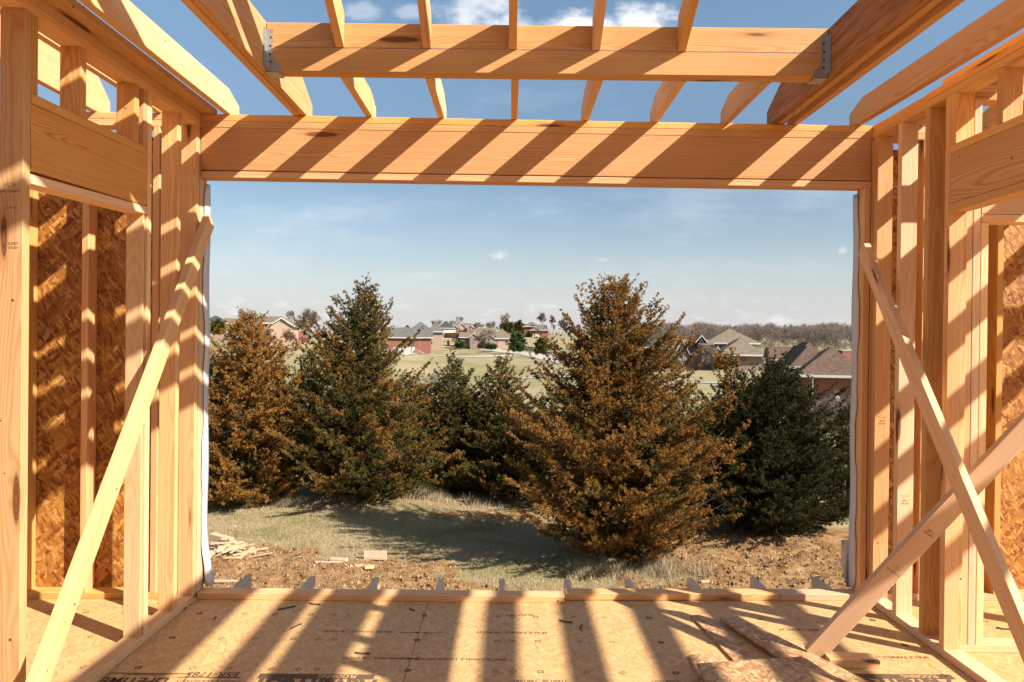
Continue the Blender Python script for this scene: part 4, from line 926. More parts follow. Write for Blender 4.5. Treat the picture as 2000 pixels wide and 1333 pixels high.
# small conifers far off
def conifer(u, vb, vt, Y, half, seed, label, mat=CEDAR, rust=.05, cat='tree', name='evergreen_tree', prof=None, limbs=46, blade=None):
    p = onY(u, vb, Y); H = onY(u, vt, Y)[2]-p[2]
    # enlarge tufts with distance so that they still read as needles
    k_ = Y/22.0; b_ = np.array([p[0], p[1], p[2]-.05])
    rr = cedar(name, (0, 0, 0), H/k_, half/F*Y/k_, seed, rust, label, None, prof=prof or narrow, limbs=limbs, per=8, blade=blade or .09, mat=mat, cat=cat, tuft=.8)
    for ch in rr.children:
        n = len(ch.data.vertices); co = np.empty(n*3, np.float32); ch.data.vertices.foreach_get('co', co); co = co.reshape(-1, 3)*k_; ch.data.vertices.foreach_set('co', co.ravel()); ch.data.update()
        ch.matrix_parent_inverse = Matrix.Identity(4)
    rr.location = tuple(b_); return rr
conifer(1010, 686, 648, 200, 16, 61, 'bright green pine at the end of the tan roofed house', mat=PINEF, rust=.10, prof=round_, limbs=60)
conifer(1056, 690, 661, 172, 12, 62, 'small dark evergreen beside the road bend', mat=CEDAR, rust=.05, prof=column)
conifer(984, 648, 632, 360, 6, 63, 'pointed evergreen on the skyline, leftmost of four'); conifer(995, 648, 631, 362, 6, 64, 'pointed evergreen on the skyline, second of four')
conifer(1012, 648, 628, 364, 6, 65, 'rounded dark evergreen on the skyline, third of four', prof=round_); conifer(1020, 650, 635, 366, 4, 66, 'small evergreen on the skyline, nearest the brick house')
conifer(426, 652, 625, 105, 13, 67, 'round green cedar seen past the left jamb', rust=.35, prof=column); conifer(462, 655, 628, 108, 13, 68, 'olive cedar left of the bright orange one, far off', rust=.4, prof=column)
conifer(905, 672, 647, 245, 7, 69, 'dark evergreen between brick gables and tan roofed house', prof=column)
conifer(834, 674, 664, 225, 6, 70, 'low green shrub at the garage house corner', cat='shrub', name='evergreen_shrub', prof=column, rust=.1, limbs=30)
conifer(960, 680, 673, 215, 9, 71, 'low clipped yellow green hedge before the tan roofed house', cat='hedge', name='hedge', mat=PINEF, rust=0.0, prof=lambda t_: 1.0+0*t_, limbs=30)
conifer(898, 677, 668, 228, 7, 72, 'low yellow green shrub at the left end of the tan roofed house', cat='shrub', name='evergreen_shrub', mat=PINEF, rust=0.0, prof=lambda t_: 1.0+0*t_, limbs=26)
conifer(1032, 660, 650, 320, 3.5, 73, 'small evergreen at the corner of the red brick house')
conifer(1408, 722, 690, 100, 14, 74, 'orange shrub at the street edge before the tan house', rust=.8, prof=column, cat='shrub', name='evergreen_shrub')

# ---------------------------------------------------------------- houses
def brick_mat(name, c1, c2, mortar, sc=1.0):
    m, t, b = newmat(name, 0.9, 0.15); tc = t.add('ShaderNodeTexCoord'); sp = t.add('ShaderNodeSeparateXYZ'); t.l.new(tc.outputs['Object'], sp.inputs[0])
    cb = t.add('ShaderNodeCombineXYZ'); t.put(cb, 0, t.math('ADD', sp.outputs[0], sp.outputs[1])); t.put(cb, 1, sp.outputs[2])
    br = t.add('ShaderNodeTexBrick'); t.l.new(cb.outputs[0], br.inputs['Vector']); br.inputs['Scale'].default_value = 1.0
    br.inputs['Brick Width'].default_value = .24*sc; br.inputs['Row Height'].default_value = .085*sc; br.inputs['Mortar Size'].default_value = .010*sc
    br.inputs['Color1'].default_value = (*c1, 1); br.inputs['Color2'].default_value = (*c2, 1); br.inputs['Mortar'].default_value = (*mortar, 1)
    n = t.noise(tc.outputs['Object'], .8, 5, .65); t.l.new(t.mix(t.math('MULTIPLY', n, .35), br.outputs[0], (*[x*.75 for x in c1], 1)), b.inputs['Base Color']); return m
def shingle_mat(name, c):
    m, t, b = newmat(name, 0.95, 0.1); tc = t.add('ShaderNodeTexCoord'); P = tc.outputs['Object']
    n = t.noise(t.scale(P, (3, 3, 9)), 1.6, 5, .75); n2 = t.vor(t.scale(P, (3.2, 3.2, 7.5)), 1.0, out='Color'); s3 = t.add('ShaderNodeSeparateColor'); t.l.new(n2, s3.inputs[0])
    f = t.math('ADD', t.math('MULTIPLY', n, .6), t.math('MULTIPLY', s3.outputs[0], .4)); t.l.new(t.ramp(f, [(.25, tuple(x*.68 for x in c)), (.5, c), (.8, tuple(min(1, x*1.32) for x in c))]), b.inputs['Base Color']); return m
RED = brick_mat('red_brick', (0.34, 0.105, 0.07), (0.42, 0.15, 0.10), (0.42, 0.30, 0.24)); PINK = brick_mat('pink_tan_brick', (0.50, 0.32, 0.24), (0.58, 0.39, 0.30), (0.55, 0.46, 0.38))
DUSK = brick_mat('dusky_pink_brick', (0.36, 0.22, 0.18), (0.44, 0.28, 0.23), (0.45, 0.38, 0.33)); PEACH = brick_mat('peach_brick', (0.56, 0.37, 0.26), (0.64, 0.45, 0.33), (0.6, 0.5, 0.4))
TAN = flat('tan_siding', (0.42, 0.35, 0.26), var=.08, sc=2); WHITE = flat('white_painted_trim', (0.80, 0.78, 0.74), .6, var=.04); GLASS = flat('dark_window_glass', (0.035, 0.05, 0.06), .12, .6, var=.2)
SG = shingle_mat('grey_shingles', (0.175, 0.165, 0.15)); SD = shingle_mat('dark_slate_shingles', (0.085, 0.085, 0.092)); ST = shingle_mat('tan_brown_shingles', (0.24, 0.185, 0.135)); SBR = shingle_mat('brown_shingles', (0.175, 0.112, 0.085)); STN = shingle_mat('weathered_tan_shingles', (0.25, 0.20, 0.145))
def roof_vf(x0, x1, y0, y1, z0, z1, kind, ov=.45, th=.18):
    """kind: hip, gx (ridge along x), gy (ridge along y)"""
    x0 -= ov; x1 += ov; y0 -= ov; y1 += ov; cx, cy = (x0+x1)/2, (y0+y1)/2; w_, d_ = x1-x0, y1-y0
    if kind == 'hip':
        if w_ >= d_: rA, rB = (x0+d_/2, cy, z1), (x1-d_/2, cy, z1)
        else: rA, rB = (cx, y0+w_/2, z1), (cx, y1-w_/2, z1)
        if w_ < d_: V = [(x0, y0, z0), (x1, y0, z0), (x1, y1, z0), (x0, y1, z0), rA, rB]; Fc = [(0, 1, 4), (1, 2, 5, 4), (2, 3, 5), (3, 0, 4, 5)]
        else: V = [(x0, y0, z0), (x1, y0, z0), (x1, y1, z0), (x0, y1, z0), rA, rB]; Fc = [(0, 1, 5, 4), (1, 2, 5), (2, 3, 4, 5), (3, 0, 4)]
    elif kind == 'gx': V = [(x0, y0, z0), (x1, y0, z0), (x1, y1, z0), (x0, y1, z0), (x0, cy, z1), (x1, cy, z1)]; Fc = [(0, 1, 5, 4), (1, 2, 5), (2, 3, 4, 5), (3, 0, 4)]
    else: V = [(x0, y0, z0), (x1, y0, z0), (x1, y1, z0), (x0, y1, z0), (cx, y0, z1), (cx, y1, z1)]; Fc = [(0, 1, 4), (1, 2, 5, 4), (2, 3, 5), (3, 0, 4, 5)]
    n = 4; base = [(x, y, z0-th) for (x, y, _) in V[:4]]; k_ = len(V); V = V+base
    Fc = Fc+[(i, k_+i, k_+(i+1) % 4, (i+1) % 4) for i in range(4)]+[(k_+3, k_+2, k_+1, k_)]
    return V, Fc
def wing(root, u0, u1, vb, ve, vr, Y, depth, wall, roof, kind='hip', wins=(), trim=WHITE, ov=.45, dy=0, side_wins=()):
    """one block of a house from its photo outline on the plane at distance Y"""
    uc = (u0+u1)/2; A = onY(u0, ve, Y); B = onY(u1, ve, Y); z0 = onY(uc, vb, Y)[2]-2.5; ze = onY(uc, ve, Y)[2]
    yr = Y+(depth/2 if kind in ('hip', 'gx') else 0); zr = onY(uc, vr, yr)[2]
    before = set(o.name for o in root.children); x0, x1 = A[0], B[0]; y0, y1 = Y, Y+depth; c = ((x0+x1)/2, (y0+y1)/2, ze)
    V, Fc = box_vf(x0-c[0], x1-c[0], y0-c[1], y1-c[1], z0-ze, -.19); parts = [(V, Fc)]
    if kind == 'gy':
        e_ = .02; hh = (zr-ze); parts.append(([(x0-c[0], y0-c[1], -.19), (x1-c[0], y0-c[1], -.19), (0, y0-c[1], hh*.86), (x0-c[0], y0-c[1]+.25, -.19), (x1-c[0], y0-c[1]+.25, -.19), (0, y0-c[1]+.25, hh*.86)], [(0, 1, 2), (5, 4, 3), (0, 2, 5, 3), (1, 4, 5, 2)]))
    V, Fc = merge(parts); wl = mesh_obj('wall', V, Fc, wall, root, loc=c)
    if kind == 'gy':     # open gable: the roof is two slopes with thickness
        X0, X1 = x0-ov-c[0], x1+ov-c[0]; Y0, Y1 = y0-ov*.7-c[1], y1+ov*.7-c[1]; H_ = zr-ze; drop = H_*ov/((x1-x0)/2)
        prof_ = [(X0, -drop*0-.05), (0, H_), (X1, -.05), (X1, -.28), (0, H_-.26), (X0, -.28)]
        V = [(x, Y0, z) for x, z in prof_]+[(x, Y1, z) for x, z in prof_]; Fc = [(0, 1, 7, 6), (1, 2, 8, 7), (2, 3, 9, 8), (3, 4, 10, 9), (4, 5, 11, 10), (5, 0, 6, 11), (0, 5, 4, 1), (1, 4, 3, 2), (6, 7, 10, 11), (7, 8, 9, 10)]
        mesh_obj('roof', V, Fc, roof, root, loc=c)
        V = [(x, Y0-.06, z) for x, z in prof_]+[(x, Y0-.005, z) for x, z in prof_]
        mesh_obj('rake_board', V, Fc, trim, root, loc=c)
    else:
        V, Fc = roof_vf(x0-c[0], x1-c[0], y0-c[1], y1-c[1], 0, zr-ze, kind, ov); mesh_obj('roof', V, Fc, roof, root, loc=c)
        fx0, fx1, fy0, fy1 = x0-ov-.03-c[0], x1+ov+.03-c[0], y0-ov-.03-c[1], y1+ov+.03-c[1]; t_ = .06
        V, Fc = merge([box_vf(fx0, fx1, fy0-t_, fy0, -.24, .02), box_vf(fx0-t_, fx0, fy0, fy1, -.24, .02), box_vf(fx1, fx1+t_, fy0, fy1, -.24, .02), box_vf(fx0, fx1, fy1, fy1+t_, -.24, .02)])
        mesh_obj('fascia', V, Fc, trim, root, loc=c)
    for w_ in wins:
        (ua, ub, va, vb_, kind_) = w_; a = onY(ua, va, Y); b_ = onY(ub, vb_, Y); wx, wz = abs(b_[0]-a[0]), abs(a[2]-b_[2]); wc = ((a[0]+b_[0])/2, Y-.02, (a[2]+b_[2])/2)
        if kind_ == 'garage':
            ps = [box_vf(-wx/2, wx/2, -.03, .02, -wz/2+i*wz/4+.03, -wz/2+(i+1)*wz/4-.03) for i in range(4)]; V, Fc = merge(ps); mesh_obj('garage_door', V, Fc, WHITE, root, loc=wc)
            V, Fc = merge([box_vf(-wx/2-.12, -wx/2-.01, -.06, .02, -wz/2, wz/2+.12), box_vf(wx/2+.01, wx/2+.12, -.06, .02, -wz/2, wz/2+.12), box_vf(-wx/2-.01, wx/2+.01, -.06, .02, wz/2+.01, wz/2+.12)]); mesh_obj('door_frame', V, Fc, WHITE, root, loc=wc)
        elif kind_ == 'door':
            V, Fc = box_vf(-wx/2, wx/2, -.05, .02, -wz/2, wz/2); d_ = mesh_obj('door', V, Fc, WHITE, root, loc=wc)
            V, Fc = box_vf(-wx*.28, wx*.28, -.065, -.052, 0, wz*.36); subpart('pane', V, Fc, GLASS, d_)
        else:
            V, Fc = box_vf(-wx/2, wx/2, -.02, .02, -wz/2, wz/2); p_ = mesh_obj('window', V, Fc, GLASS, root, loc=wc)
            f_ = .09; V, Fc = merge([box_vf(-wx/2-f_, -wx/2, -.06, .02, -wz/2-f_, wz/2+f_), box_vf(wx/2, wx/2+f_, -.06, .02, -wz/2-f_, wz/2+f_), box_vf(-wx/2, wx/2, -.06, .02, wz/2, wz/2+f_), box_vf(-wx/2, wx/2, -.06, .02, -wz/2-f_, -wz/2), box_vf(-.03, .03, -.04, .0, -wz/2, wz/2), box_vf(-wx/2, wx/2, -.04, .0, -.03, .03)])
            subpart('frame', V, Fc, WHITE if kind_ != 'dim' else TAN, p_)
    # houses face the yard: turn each block about the middle of its front
    th = -math.atan2(root.location.x, root.location.y)*.6; pf = Vector(((x0+x1)/2, Y, 0)); Rz = Matrix.Rotation(th, 3, 'Z')
    for o in root.children:
        if o.name in before: continue
        o.location = pf+Rz @ (Vector(o.location)-pf); o.rotation_euler = (0, 0, th)
    return c
def house(u, v, Y, label): p = onY(u, v, Y); return thing('house', tuple(p), label, 'house')
h = house(1620, 806, 72, 'brown roofed red brick house with a brick chimney, nearest at right')
wing(h, 1575, 1690, 812, 733, 679, 72, 7.5, RED, SBR, 'hip', wins=((1617, 1628, 771, 795, 'dim'), (1646, 1656, 771, 793, 'dim')), ov=.9)
wing(h, 1556, 1606, 780, 716, 676, 76, 14, RED, SBR, 'hip', ov=.7)
wing(h, 1548, 1622, 770, 712, 669, 80, 10, RED, SBR, 'hip', ov=.6)
wing(h, 1509, 1560, 765, 702, 677, 84, 8, DUSK, SBR, 'gx', ov=.3)
ca_ = onY(1640, 684, 80); cb_ = onY(1659, 714, 80); z1_ = ca_[2]; z0_ = cb_[2]-1.4; ccx = (ca_[0]+cb_[0])/2
V, Fc = box_vf(-.5, .55, -.55, .55, z0_-z1_, -.12); ch_ = mesh_obj('chimney', V, Fc, RED, h, loc=(ccx, 80, z1_)); V, Fc = box_vf(-.56, .61, -.61, .61, -.118, .0); subpart('chimney_cap', V, Fc, CONC, ch_)
dp = onY(1634, 779, 71.6); V, Fc = [], []
for k_ in range(4):
    for q in range(14): a = 2*math.pi*q/14; rr_ = .30*k_/3; V.append((rr_*math.cos(a)*.95, -.12-.08*(1-(k_/3)**2), rr_*math.sin(a)))
for k_ in range(3):
    for q in range(14): Fc.append((k_*14+q, k_*14+(q+1) % 14, (k_+1)*14+(q+1) % 14, (k_+1)*14+q))
V2, F2 = merge([(V, Fc), box_vf(-.02, .02, -.14, .5, -.32, -.28)]); mesh_obj('satellite_dish', V2, F2, WHITE, h, loc=tuple(dp))
dsp = onY(1587.5, 735, 71.8); V, Fc = box_vf(-.05, .05, -.05, .05, -3.6, 0); mesh_obj('downspout', V, Fc, WHITE, h, loc=tuple(dsp))

h = house(1400, 712, 125, 'large two storey tan roofed house with dusky brick gables')
wing(h, 1388, 1473, 712, 670, 642, 130, 12, TAN, STN, 'hip', wins=((1381, 1386, 675, 690, 'dim'),), ov=.8)
wing(h, 1364, 1376, 712, 668, 654, 127, 8, DUSK, STN, 'gy', wins=((1366, 1369, 672, 683, 'win'),), ov=.5)
wing(h, 1372, 1390, 712, 672, 664, 126.5, 6, DUSK, STN, 'gx', wins=((1380, 1385, 675, 682, 'dim'),), ov=.3, trim=DUSK)
wing(h, 1322, 1342, 706, 690, 662, 124, 9, DUSK, STN, 'gy', wins=((1330, 1335, 677, 684, 'win'), (1326, 1329, 692, 703, 'win'), (1335, 1338, 693, 704, 'win')), ov=.4)
wing(h, 1336, 1366, 706, 691, 663, 128, 8, DUSK, STN, 'gx', ov=.3)
wing(h, 1410, 1492, 716, 693, 662, 121, 11, DUSK, STN, 'hip', wins=((1449, 1456, 695, 706, 'dim'),), ov=.7)
wing(h, 1396, 1408, 716, 694, 676, 119, 6, DUSK, STN, 'gy', ov=.3)
h = house(1300, 705, 150, 'grey hip roofed pink brick house right behind the big rusty cedar')
wing(h, 1292, 1322, 708, 681, 652, 150, 12, PINK, SG, 'hip', ov=.6); wing(h, 1262, 1300, 706, 678, 660, 156, 12, PINK, SD, 'hip', ov=.5)

h = house(800, 692, 215, 'red brick house with two white garage doors and a grey roof')
wing(h, 757, 819, 692, 659.5, 640, 215, 10, RED, SG, 'gx', wins=((768.3, 774, 679, 692, 'door'), (776.5, 792, 679, 692, 'garage'), (794, 809.5, 679, 692, 'garage')), ov=.6)
wing(h, 817, 841, 680, 659.5, 643, 219, 9, RED, SG, 'gx', ov=.6)
wing(h, 838, 864, 674, 648, 629, 235, 14, PINK, SG, 'hip', wins=((846, 849, 650, 656, 'win'),), ov=.7)
wing(h, 800, 842, 674, 646, 629, 240, 14, PINK, SG, 'hip', ov=.6); wing(h, 789, 802, 660, 640, 633, 236, 8, DUSK, SG, 'gy', ov=.5)
p0 = onY(810, 692, 214); V, Fc = [(-.4, 0, 0), (2.6, 0, 0), (0.2, 0, 1.7), (-.4, 3.4, 0), (2.6, 3.4, 0), (.2, 3.4, 1.7)], [(0, 1, 2), (5, 4, 3), (0, 3, 4, 1), (1, 4, 5, 2), (2, 5, 3, 0)]
mesh_obj('retaining_wall', [(x*1.25, y, z-.2) for x, y, z in V], Fc, DUSK, h, loc=tuple(p0))
p0 = onY(771, 691, 212); 
h = house(870, 655, 300, 'dark slate roofed house with a white windowed back and balcony')
wing(h, 858, 883, 660, 641, 627, 300, 12, WHITE, SD, 'hip', wins=((862, 864, 643, 648, 'win'), (867, 869, 643, 648, 'win'), (872, 874, 643, 648, 'win'), (877, 879, 643, 648, 'win')), ov=.9)
p0 = onY(872, 649, 299); V, Fc = merge([box_vf(-3.6, 3.9, -.6, -.5, 0, .9), box_vf(-3.6, 3.9, -.6, .5, -.15, 0)]); mesh_obj('balcony', V, Fc, WHITE, h, loc=tuple(p0))
h = house(905, 655, 330, 'red brick hilltop house with three small gables')
wing(h, 885, 893, 660, 641, 635, 328, 9, RED, ST, 'gy', wins=((887.5, 890, 640, 645, 'win'),)); wing(h, 894, 909, 660, 640, 631, 332, 9, PEACH, ST, 'gy', wins=((895, 898, 640, 646, 'win'),)); wing(h, 911, 925, 660, 640.5, 635, 329, 9, RED, ST, 'gy', wins=((914, 916, 641, 645, 'win'), (920, 922, 641, 645, 'win'))); wing(h, 884, 912, 660, 640, 631, 337, 10, PEACH, ST, 'gx')
h = house(945, 680, 230, 'long tan roofed house with two front gables and a peach end wall')
wing(h, 962, 999, 686, 661, 642, 232, 13, PEACH, ST, 'hip', wins=((981, 982.5, 663, 665.5, 'win'), (986.5, 988, 663, 665.5, 'win')), ov=.5); wing(h, 930, 966, 684, 660, 641, 235, 12, DUSK, ST, 'gx', ov=.4)
wing(h, 949, 963, 683, 660, 652, 230, 6, DUSK, ST, 'gy', wins=((953, 958, 661, 674, 'win'),), ov=.4); wing(h, 899, 916, 680, 659, 649, 232, 7, DUSK, ST, 'gx', ov=.5); wing(h, 918, 932, 682, 659, 650, 230, 6, DUSK, ST, 'gy', wins=((923, 927, 661, 673, 'win'),), ov=.4)
h = house(1050, 660, 325, 'red brick house with grey hip roofs and one white garage door')
wing(h, 1038, 1071, 659, 645, 634, 320, 11, RED, SG, 'hip', wins=((1046, 1054, 653, 659, 'garage'), (1040, 1042.5, 653.5, 659, 'door'), (1060, 1063, 646, 649, 'win')), ov=.8)
wing(h, 1024, 1052, 655, 638, 628.5, 334, 12, RED, SG, 'hip', ov=.8)
h = house(550, 668, 165, 'peach gabled house with brown roof and white rake boards')
wing(h, 529, 571, 668, 637, 620.5, 160, 12, PEACH, ST, 'gy', ov=.6); wing(h, 503, 542, 662, 631, 618, 168, 10, DUSK, ST, 'gx', wins=((513, 516, 634, 640, 'win'), (526, 529, 638, 646, 'win')), ov=.6); wing(h, 577, 597, 664, 636, 621, 172, 10, RED, ST, 'gy', wins=((583, 587, 640, 646, 'win'),), ov=.6)
h = house(450, 650, 240, 'far tan roofed house seen over the orange cedar at left')
wing(h, 436, 462, 660, 632, 622, 240, 10, TAN, ST, 'gx'); wing(h, 462, 482, 660, 632, 620, 236, 10, TAN, ST, 'gy')
h = house(415, 650, 270, 'far dark grey roofed house at the left edge of the opening')
wing(h, 398, 436, 660, 629, 617, 270, 12, DUSK, SD, 'hip')
h = house(1240, 690, 190, 'small grey roofed house glimpsed behind the big rusty cedar')
wing(h, 1225, 1262, 700, 672, 660, 190, 10, PINK, SG, 'hip')

# ---------------------------------------------------------------- small far things
p0 = onY(803, 692, 208); H_ = onY(803, 674, 208)[2]-p0[2]
root = thing('basketball_hoop', tuple(p0), 'basketball hoop on a pole before the white garage doors', 'basketball hoop')
mesh_obj('pole', *box_vf(-.08, .08, -.08, .08, -.3, H_), NAIL, root, loc=tuple(p0)); mesh_obj('backboard', *box_vf(-.3, 1.0, -.05, .02, H_-.2, H_+.75), flat('smoked_backboard', (.16, .16, .17), .4), root, loc=tuple(p0))
V, Fc = ring_vf(.25, .04, 12); mesh_obj('rim', V, Fc, REDP, root, loc=(p0[0]+.35, p0[1]-.34, p0[2]+H_-.1))
p0 = hit(875.5, 676); V, Fc = merge([box_vf(-.42, .42, -.4, .4, -.2, 1.55), box_vf(-.48, .48, -.46, .46, 1.55, 1.66), box_vf(-.25, .25, -.25, .25, 1.66, 1.85)]); o = mesh_obj('mailbox_pillar', V, Fc, RED, loc=(p0[0], p0[1], p0[2])); tag(o, 'red brick mailbox pillar at the driveway curve', 'pillar')
p0 = hit(1068, 692.5); BLUE = flat('blue_plastic', (.03, .09, .30), .5); root = thing('trash_bin', tuple(p0), 'blue wheeled trash bin at the road edge', 'trash bin')
k_ = p0[1]/150.; V = [(-.3, -.35, 0), (.3, -.35, 0), (.3, .3, 0), (-.3, .3, 0), (-.38, -.42, 1.0), (.38, -.42, 1.0), (.38, .4, 1.0), (-.38, .4, 1.0)]; Fc = [(3, 2, 1, 0), (0, 1, 5, 4), (1, 2, 6, 5), (2, 3, 7, 6), (3, 0, 4, 7), (4, 5, 6, 7)]
mesh_obj('bin_body', [(x, y, z) for x, y, z in V], Fc, BLUE, root, loc=(p0[0], p0[1], p0[2]+.08)); mesh_obj('lid', *merge([box_vf(-.41, .41, -.46, .44, 1.005, 1.07), box_vf(-.3, .3, .44, .52, 1.0, 1.06)]), BLUE, root, loc=(p0[0], p0[1], p0[2]+.08))
V, Fc = [], []
for s_ in (-1, 1):
    k0 = len(V)
    for xx in (s_*.31, s_*.36):
        for q in range(10): a = 2*math.pi*q/10; V.append((xx, .36+.11*math.cos(a), .11+.11*math.sin(a)))
    Fc += [(k0+q, k0+(q+1) % 10, k0+10+(q+1) % 10, k0+10+q) for q in range(10)]+[tuple(range(k0+9, k0-1, -1)), tuple(range(k0+10, k0+20))]
mesh_obj('wheels', V, Fc, NAIL, root, loc=(p0[0], p0[1], p0[2]+.0))
def fence(u0, v0, u1, v1, Y0, Y1, hgt, mat, label, n, rails=(.25, .8), pick=True):
    a = onY(u0, v0, Y0); b_ = onY(u1, v1, Y1); root = thing('fence', tuple(a), label, 'fence'); d = b_-a; L = math.hypot(d[0], d[1]); dx, dy_ = d[0]/L, d[1]/L
    for i in range(n+1):
        q = a+d*i/n; mesh_obj('post', *box_vf(-.07, .07, -.07, .07, -.4, hgt+.08), mat, root, loc=tuple(q))
    def bar(z, h_, t_):
        V = [(0, -t_, z), (0, t_, z), (0, t_, z+h_), (0, -t_, z+h_), (d[0], d[1]-t_, z+d[2]), (d[0], d[1]+t_, z+d[2]), (d[0], d[1]+t_, z+h_+d[2]), (d[0], d[1]-t_, z+h_+d[2])]
        return V, [(0, 1, 2, 3), (7, 6, 5, 4), (0, 4, 5, 1), (1, 5, 6, 2), (2, 6, 7, 3), (3, 7, 4, 0)]
    V, Fc = merge([bar(hgt*r_, .12, .03) for r_ in rails]); mesh_obj('rail', V, Fc, mat, root, loc=tuple(a))
    if pick:
        ps = []; m_ = int(L/.28)
        for i in range(m_): q = d*(i+.5)/m_; ps.append(box_vf(q[0]-.045, q[0]+.045, q[1]-.02, q[1]+.02, q[2]+.05, q[2]+hgt))
        V, Fc = merge(ps); mesh_obj('picket_panel', V, Fc, mat, root, loc=tuple(a))
fence(1076, 655, 1112, 656, 330, 326, 2.6, WHITE, 'tall white board fence on the hilltop', 6, rails=(.1, .5, .9))
fence(1022, 685, 1062, 690, 200, 186, 1.3, flat('dark_metal_fence', (.10, .085, .07)), 'low dark picket fence below the red brick house', 7)
fence(868, 661, 900, 661, 270, 266, 2.0, RED, 'red brick garden wall below the dark slate roofed house', 4, rails=(.0, .06, .12, .18, .24, .30, .36, .42, .48, .54, .60, .66, .72, .78, .84, .90, .94), pick=False)

# ---------------------------------------------------------------- yard details
def hitg(u, v): return hit(u, v, 9, 60)
def scrap(name, u, v, L, wd_, hd, rz, tilt, mat, label, cat, group=None, roll=0.0):
    p = hitg(u, v); o = mesh_obj(name, *box_vf(-L/2, L/2, -wd_/2, wd_/2, 0, hd), mat, loc=(p[0], p[1], p[2]+.02)); o.rotation_euler = (roll, tilt, rz); return tag(o, label, cat, group)
scrap('lumber_offcut', 733, 1095, .46, .038, .17, -.05, 0, TREATED, 'grey weathered board offcut standing on edge in the yard', 'offcut')
scrap('lumber_offcut', 662, 1098, .34, .14, .05, -.15, 0, SCRAPW, 'pale block offcut lying left of the grey one', 'offcut'); scrap('lumber_offcut', 721, 1112, .19, .10, .05, .4, .05, SCRAPW, 'small orange cut block in the dirt below the grey offcut', 'offcut')
scrap('lumber_offcut', 701, 1108, .16, .06, .03, .3, .0, SCRAPW, 'small flat chip left of the orange cut block', 'offcut'); scrap('lumber_offcut', 677, 1109, .20, .035, .03, -.9, .0, SCRAPW, 'narrow stick offcut slanting below the pale block', 'offcut')
scrap('lumber_offcut', 440, 1139, .42, .06, .03, .05, .0, SCRAPW, 'long pale stick lying in the dirt near the left jamb', 'offcut'); scrap('lumber_offcut', 1378, 1142, .17, .07, .05, 0, .0, SCRAPW, 'pale block lying just outside the sill at right', 'offcut')
scrap('lumber_offcut', 640, 1101, .5, .03, .02, .02, .0, TREATED, 'thin grey lath lying left of the pale block', 'offcut')
r = random.Random(8)
for i in range(34):
    uu = 445+r.gauss(0, 26); vv = 1083+r.gauss(0, 5)-abs(uu-445)*.03; L = r.uniform(.25, .75)
    a = r.uniform(-1.4, 1.4); o = scrap('wood_scrap', max(408, uu), vv, L, r.uniform(.03, .07), r.uniform(.015, .035), a, r.uniform(-.30, .12), SCRAPW, 'broken pale wood stick in the loose heap at the left', 'wood scrap', 'pale sticks heaped in the yard at left')
    o.location.z += max(0, .22-abs(uu-445)*.006)*r.uniform(0, 1)
o = scrap('wood_scrap', 432, 1072, .55, .14, .14, -.35, .10, SCRAPW, 'thick orange chunk on top of the stick heap', 'wood scrap'); o.location.z += .12
o = scrap('wood_scrap', 459, 1070, .55, .035, .03, -1.2, -.9, SCRAPW, 'stick poking upright out of the heap', 'wood scrap'); o.location.z += .25
# grass: dry clumps along the tree line, short turf in the yard
def blades(name, X, Y, h_, w_, green, seed, lean=.35):
    r = np.random.default_rng(seed); n = len(X); Z = ground(X, Y); Zf = np.clip((32-Y)/10, 0, 1)*(fbm(X*2, Y*2, 4, 5)-.47)*.06+np.exp(-(((X+.3)/1.9)**2+((Y-18.4)/.7)**2))*.16
    B = np.stack([X, Y, Z+Zf-.01], 1); a = r.uniform(0, 6.28, n); hh = h_*r.uniform(.5, 1.25, n); side = np.stack([np.cos(a), np.sin(a), 0*a], 1)*(w_/2)[:, None] if hasattr(w_, '__len__') else np.stack([np.cos(a), np.sin(a), 0*a], 1)*w_/2
    tip = B+np.stack([r.normal(0, lean, n)*hh, r.normal(0, lean, n)*hh, hh], 1)
    o = fast_tris(name, np.stack([B-side, B+side, tip], 1).reshape(-1, 3), 3, DRYG, {'rust': green, 'tone': r.uniform(0, 1, n)}); o['kind'] = 'stuff'; return o
r = np.random.default_rng(3); n = 150000
X = r.uniform(-7.5, 7.5, n); Y = 12.2+8.6*r.uniform(0, 1, n)**1.0; k_ = dirt_mask(X, Y)+.25*r.normal(0, 1, n) < .42; X, Y = X[k_], Y[k_]
gn = fbm(X*.8+3, Y*.8, 4, 44); gm = np.clip((gn-.50)*6, 0, 1)*(r.uniform(0, 1, len(X)) < .75)
blades('grass', X, Y, np.full(len(X), .060), .011, gm, 1)
pts = []
for (u0, v0, u1, v1, n, sp1, hh) in ((400, 980, 560, 986, 5200, .22, .24), (560, 985, 740, 972, 5200, .22, .24), (735, 972, 850, 976, 6500, .24, .32), (850, 978, 960, 990, 2400, .3, .24), (1120, 1122, 1380, 1118, 3200, .22, .20), (1180, 1116, 1330, 1112, 2200, .25, .26)):
    A = hitg(u0, v0); B = hitg(u1, v1); q = r.uniform(0, 1, n); c_ = fbm(q*9, q*0+hh*10, 3, 9); keep = r.uniform(0, 1, n) < np.clip((c_-.25)*3, .15, 1)
    P = A[None]+(B-A)[None]*q[:, None]; P = P[keep]; pts.append(np.stack([P[:, 0]+r.normal(0, sp1*.5, len(P)), P[:, 1]+r.normal(0, sp1, len(P)), np.full(len(P), hh)*np.clip(c_[keep]*2.1, .4, 1.3)], 1))
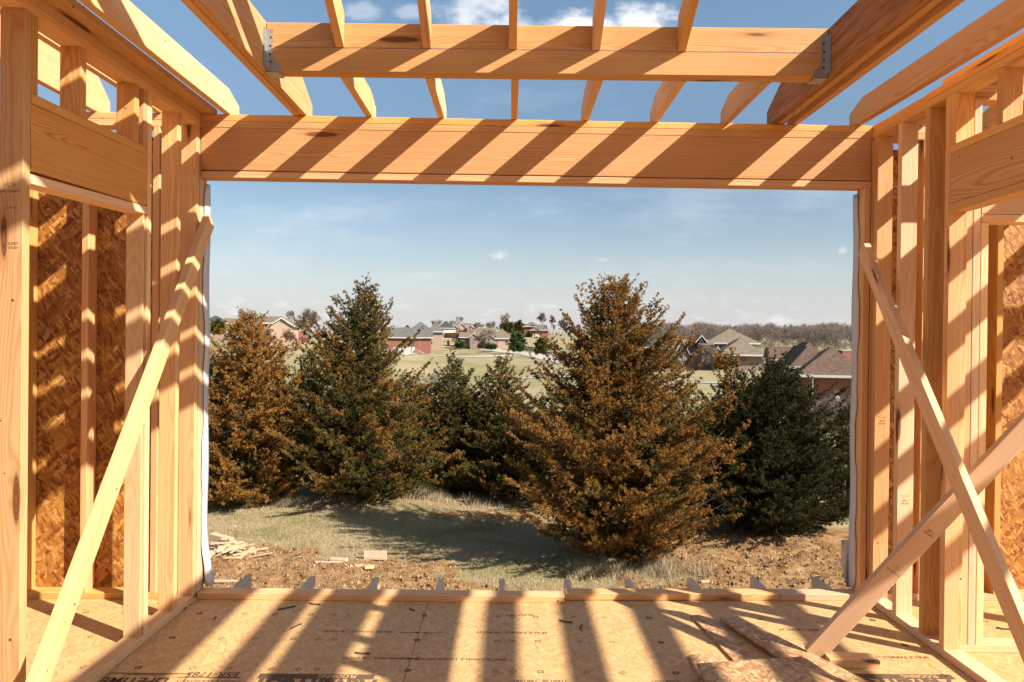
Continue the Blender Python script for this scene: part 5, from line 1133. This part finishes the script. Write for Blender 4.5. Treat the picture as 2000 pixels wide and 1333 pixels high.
# clods and stones of the dug soil
def clods(name, n, seed):
    r = np.random.default_rng(seed); X = r.uniform(-6.5, 7, n); Y = 12.3+r.uniform(0, 1, n)**1.2*5.5; k_ = dirt_mask(X, Y) > .55; X, Y = X[k_], Y[k_]; n = len(X)
    dm_ = dirt_mask(X, Y); Z = ground(X, Y)+dm_*((fbm(X*2.6, Y*2.6, 4, 8)-.47)*.20+np.maximum(0, fbm(X*6.5, Y*6.5, 3, 21)-.52)*.40)
    C_ = np.stack([X, Y, Z], 1); sz = .010+.034*r.uniform(0, 1, n)**3; dirs = np.array([[1, 0, 0], [0, 1, 0], [-1, 0, 0], [0, -1, 0], [0, 0, 1], [0, 0, -1.]])
    Pn = C_[:, None]+dirs[None]*sz[:, None, None]*r.uniform(.6, 1.4, (n, 6, 1))+r.normal(0, .25, (n, 6, 3))*sz[:, None, None]
    F_ = np.array([[0, 1, 4], [1, 2, 4], [2, 3, 4], [3, 0, 4], [1, 0, 5], [2, 1, 5], [3, 2, 5], [0, 3, 5]])
    return fast_tris(name, Pn[:, F_].reshape(-1, 3), 3, SOILM, {'rust': np.repeat(r.uniform(0, 1, n)**2, 8), 'tone': np.repeat(r.uniform(0, 1, n), 8)})
SOILM = foliage_mat('soil_clods', (0.20, 0.095, 0.040), (0.40, 0.22, 0.10), (0.42, 0.26, 0.14), (0.62, 0.46, 0.30))
o = clods('soil_clods', 16000, 12); o['kind'] = 'stuff'
pts = np.concatenate(pts); blades('dry_grass', pts[:, 0], pts[:, 1], pts[:, 2], .010, np.zeros(len(pts)), 2, lean=.45)

# ---------------------------------------------------------------- real-world albedo
# everything above was mixed a little light; bring all surface colours down together
for m in bpy.data.materials:
    if not m.use_nodes: continue
    t = NT(m.node_tree); b = t.n.get('Principled BSDF')
    if b is None or not b.inputs['Base Color'].is_linked: continue
    src = b.inputs['Base Color'].links[0].from_socket
    k_ = {'osb_wall_sheathing': (.68, .58, .42, 1), 'osb_scrap_board': (.76, .70, .56, 1), 'pine_lumber': (.785, .735, .73, 1), 'pale_spruce_lumber': (.79, .745, .75, 1), 'fir_header_lumber': (.79, .735, .735, 1), 'sanded_subfloor_panel': (.79, .715, .64, 1), 'weathered_treated_lumber': (.80, .74, .70, 1), 'fresh_cut_scrap_wood': (.74, .70, .66, 1)}.get(m.name, (.67, .66, .645, 1))
    c = t.mix(1.0, src, k_, 'MULTIPLY')
    for l in list(src.links):
        if l.to_node != c.node: t.l.new(c, l.to_socket)
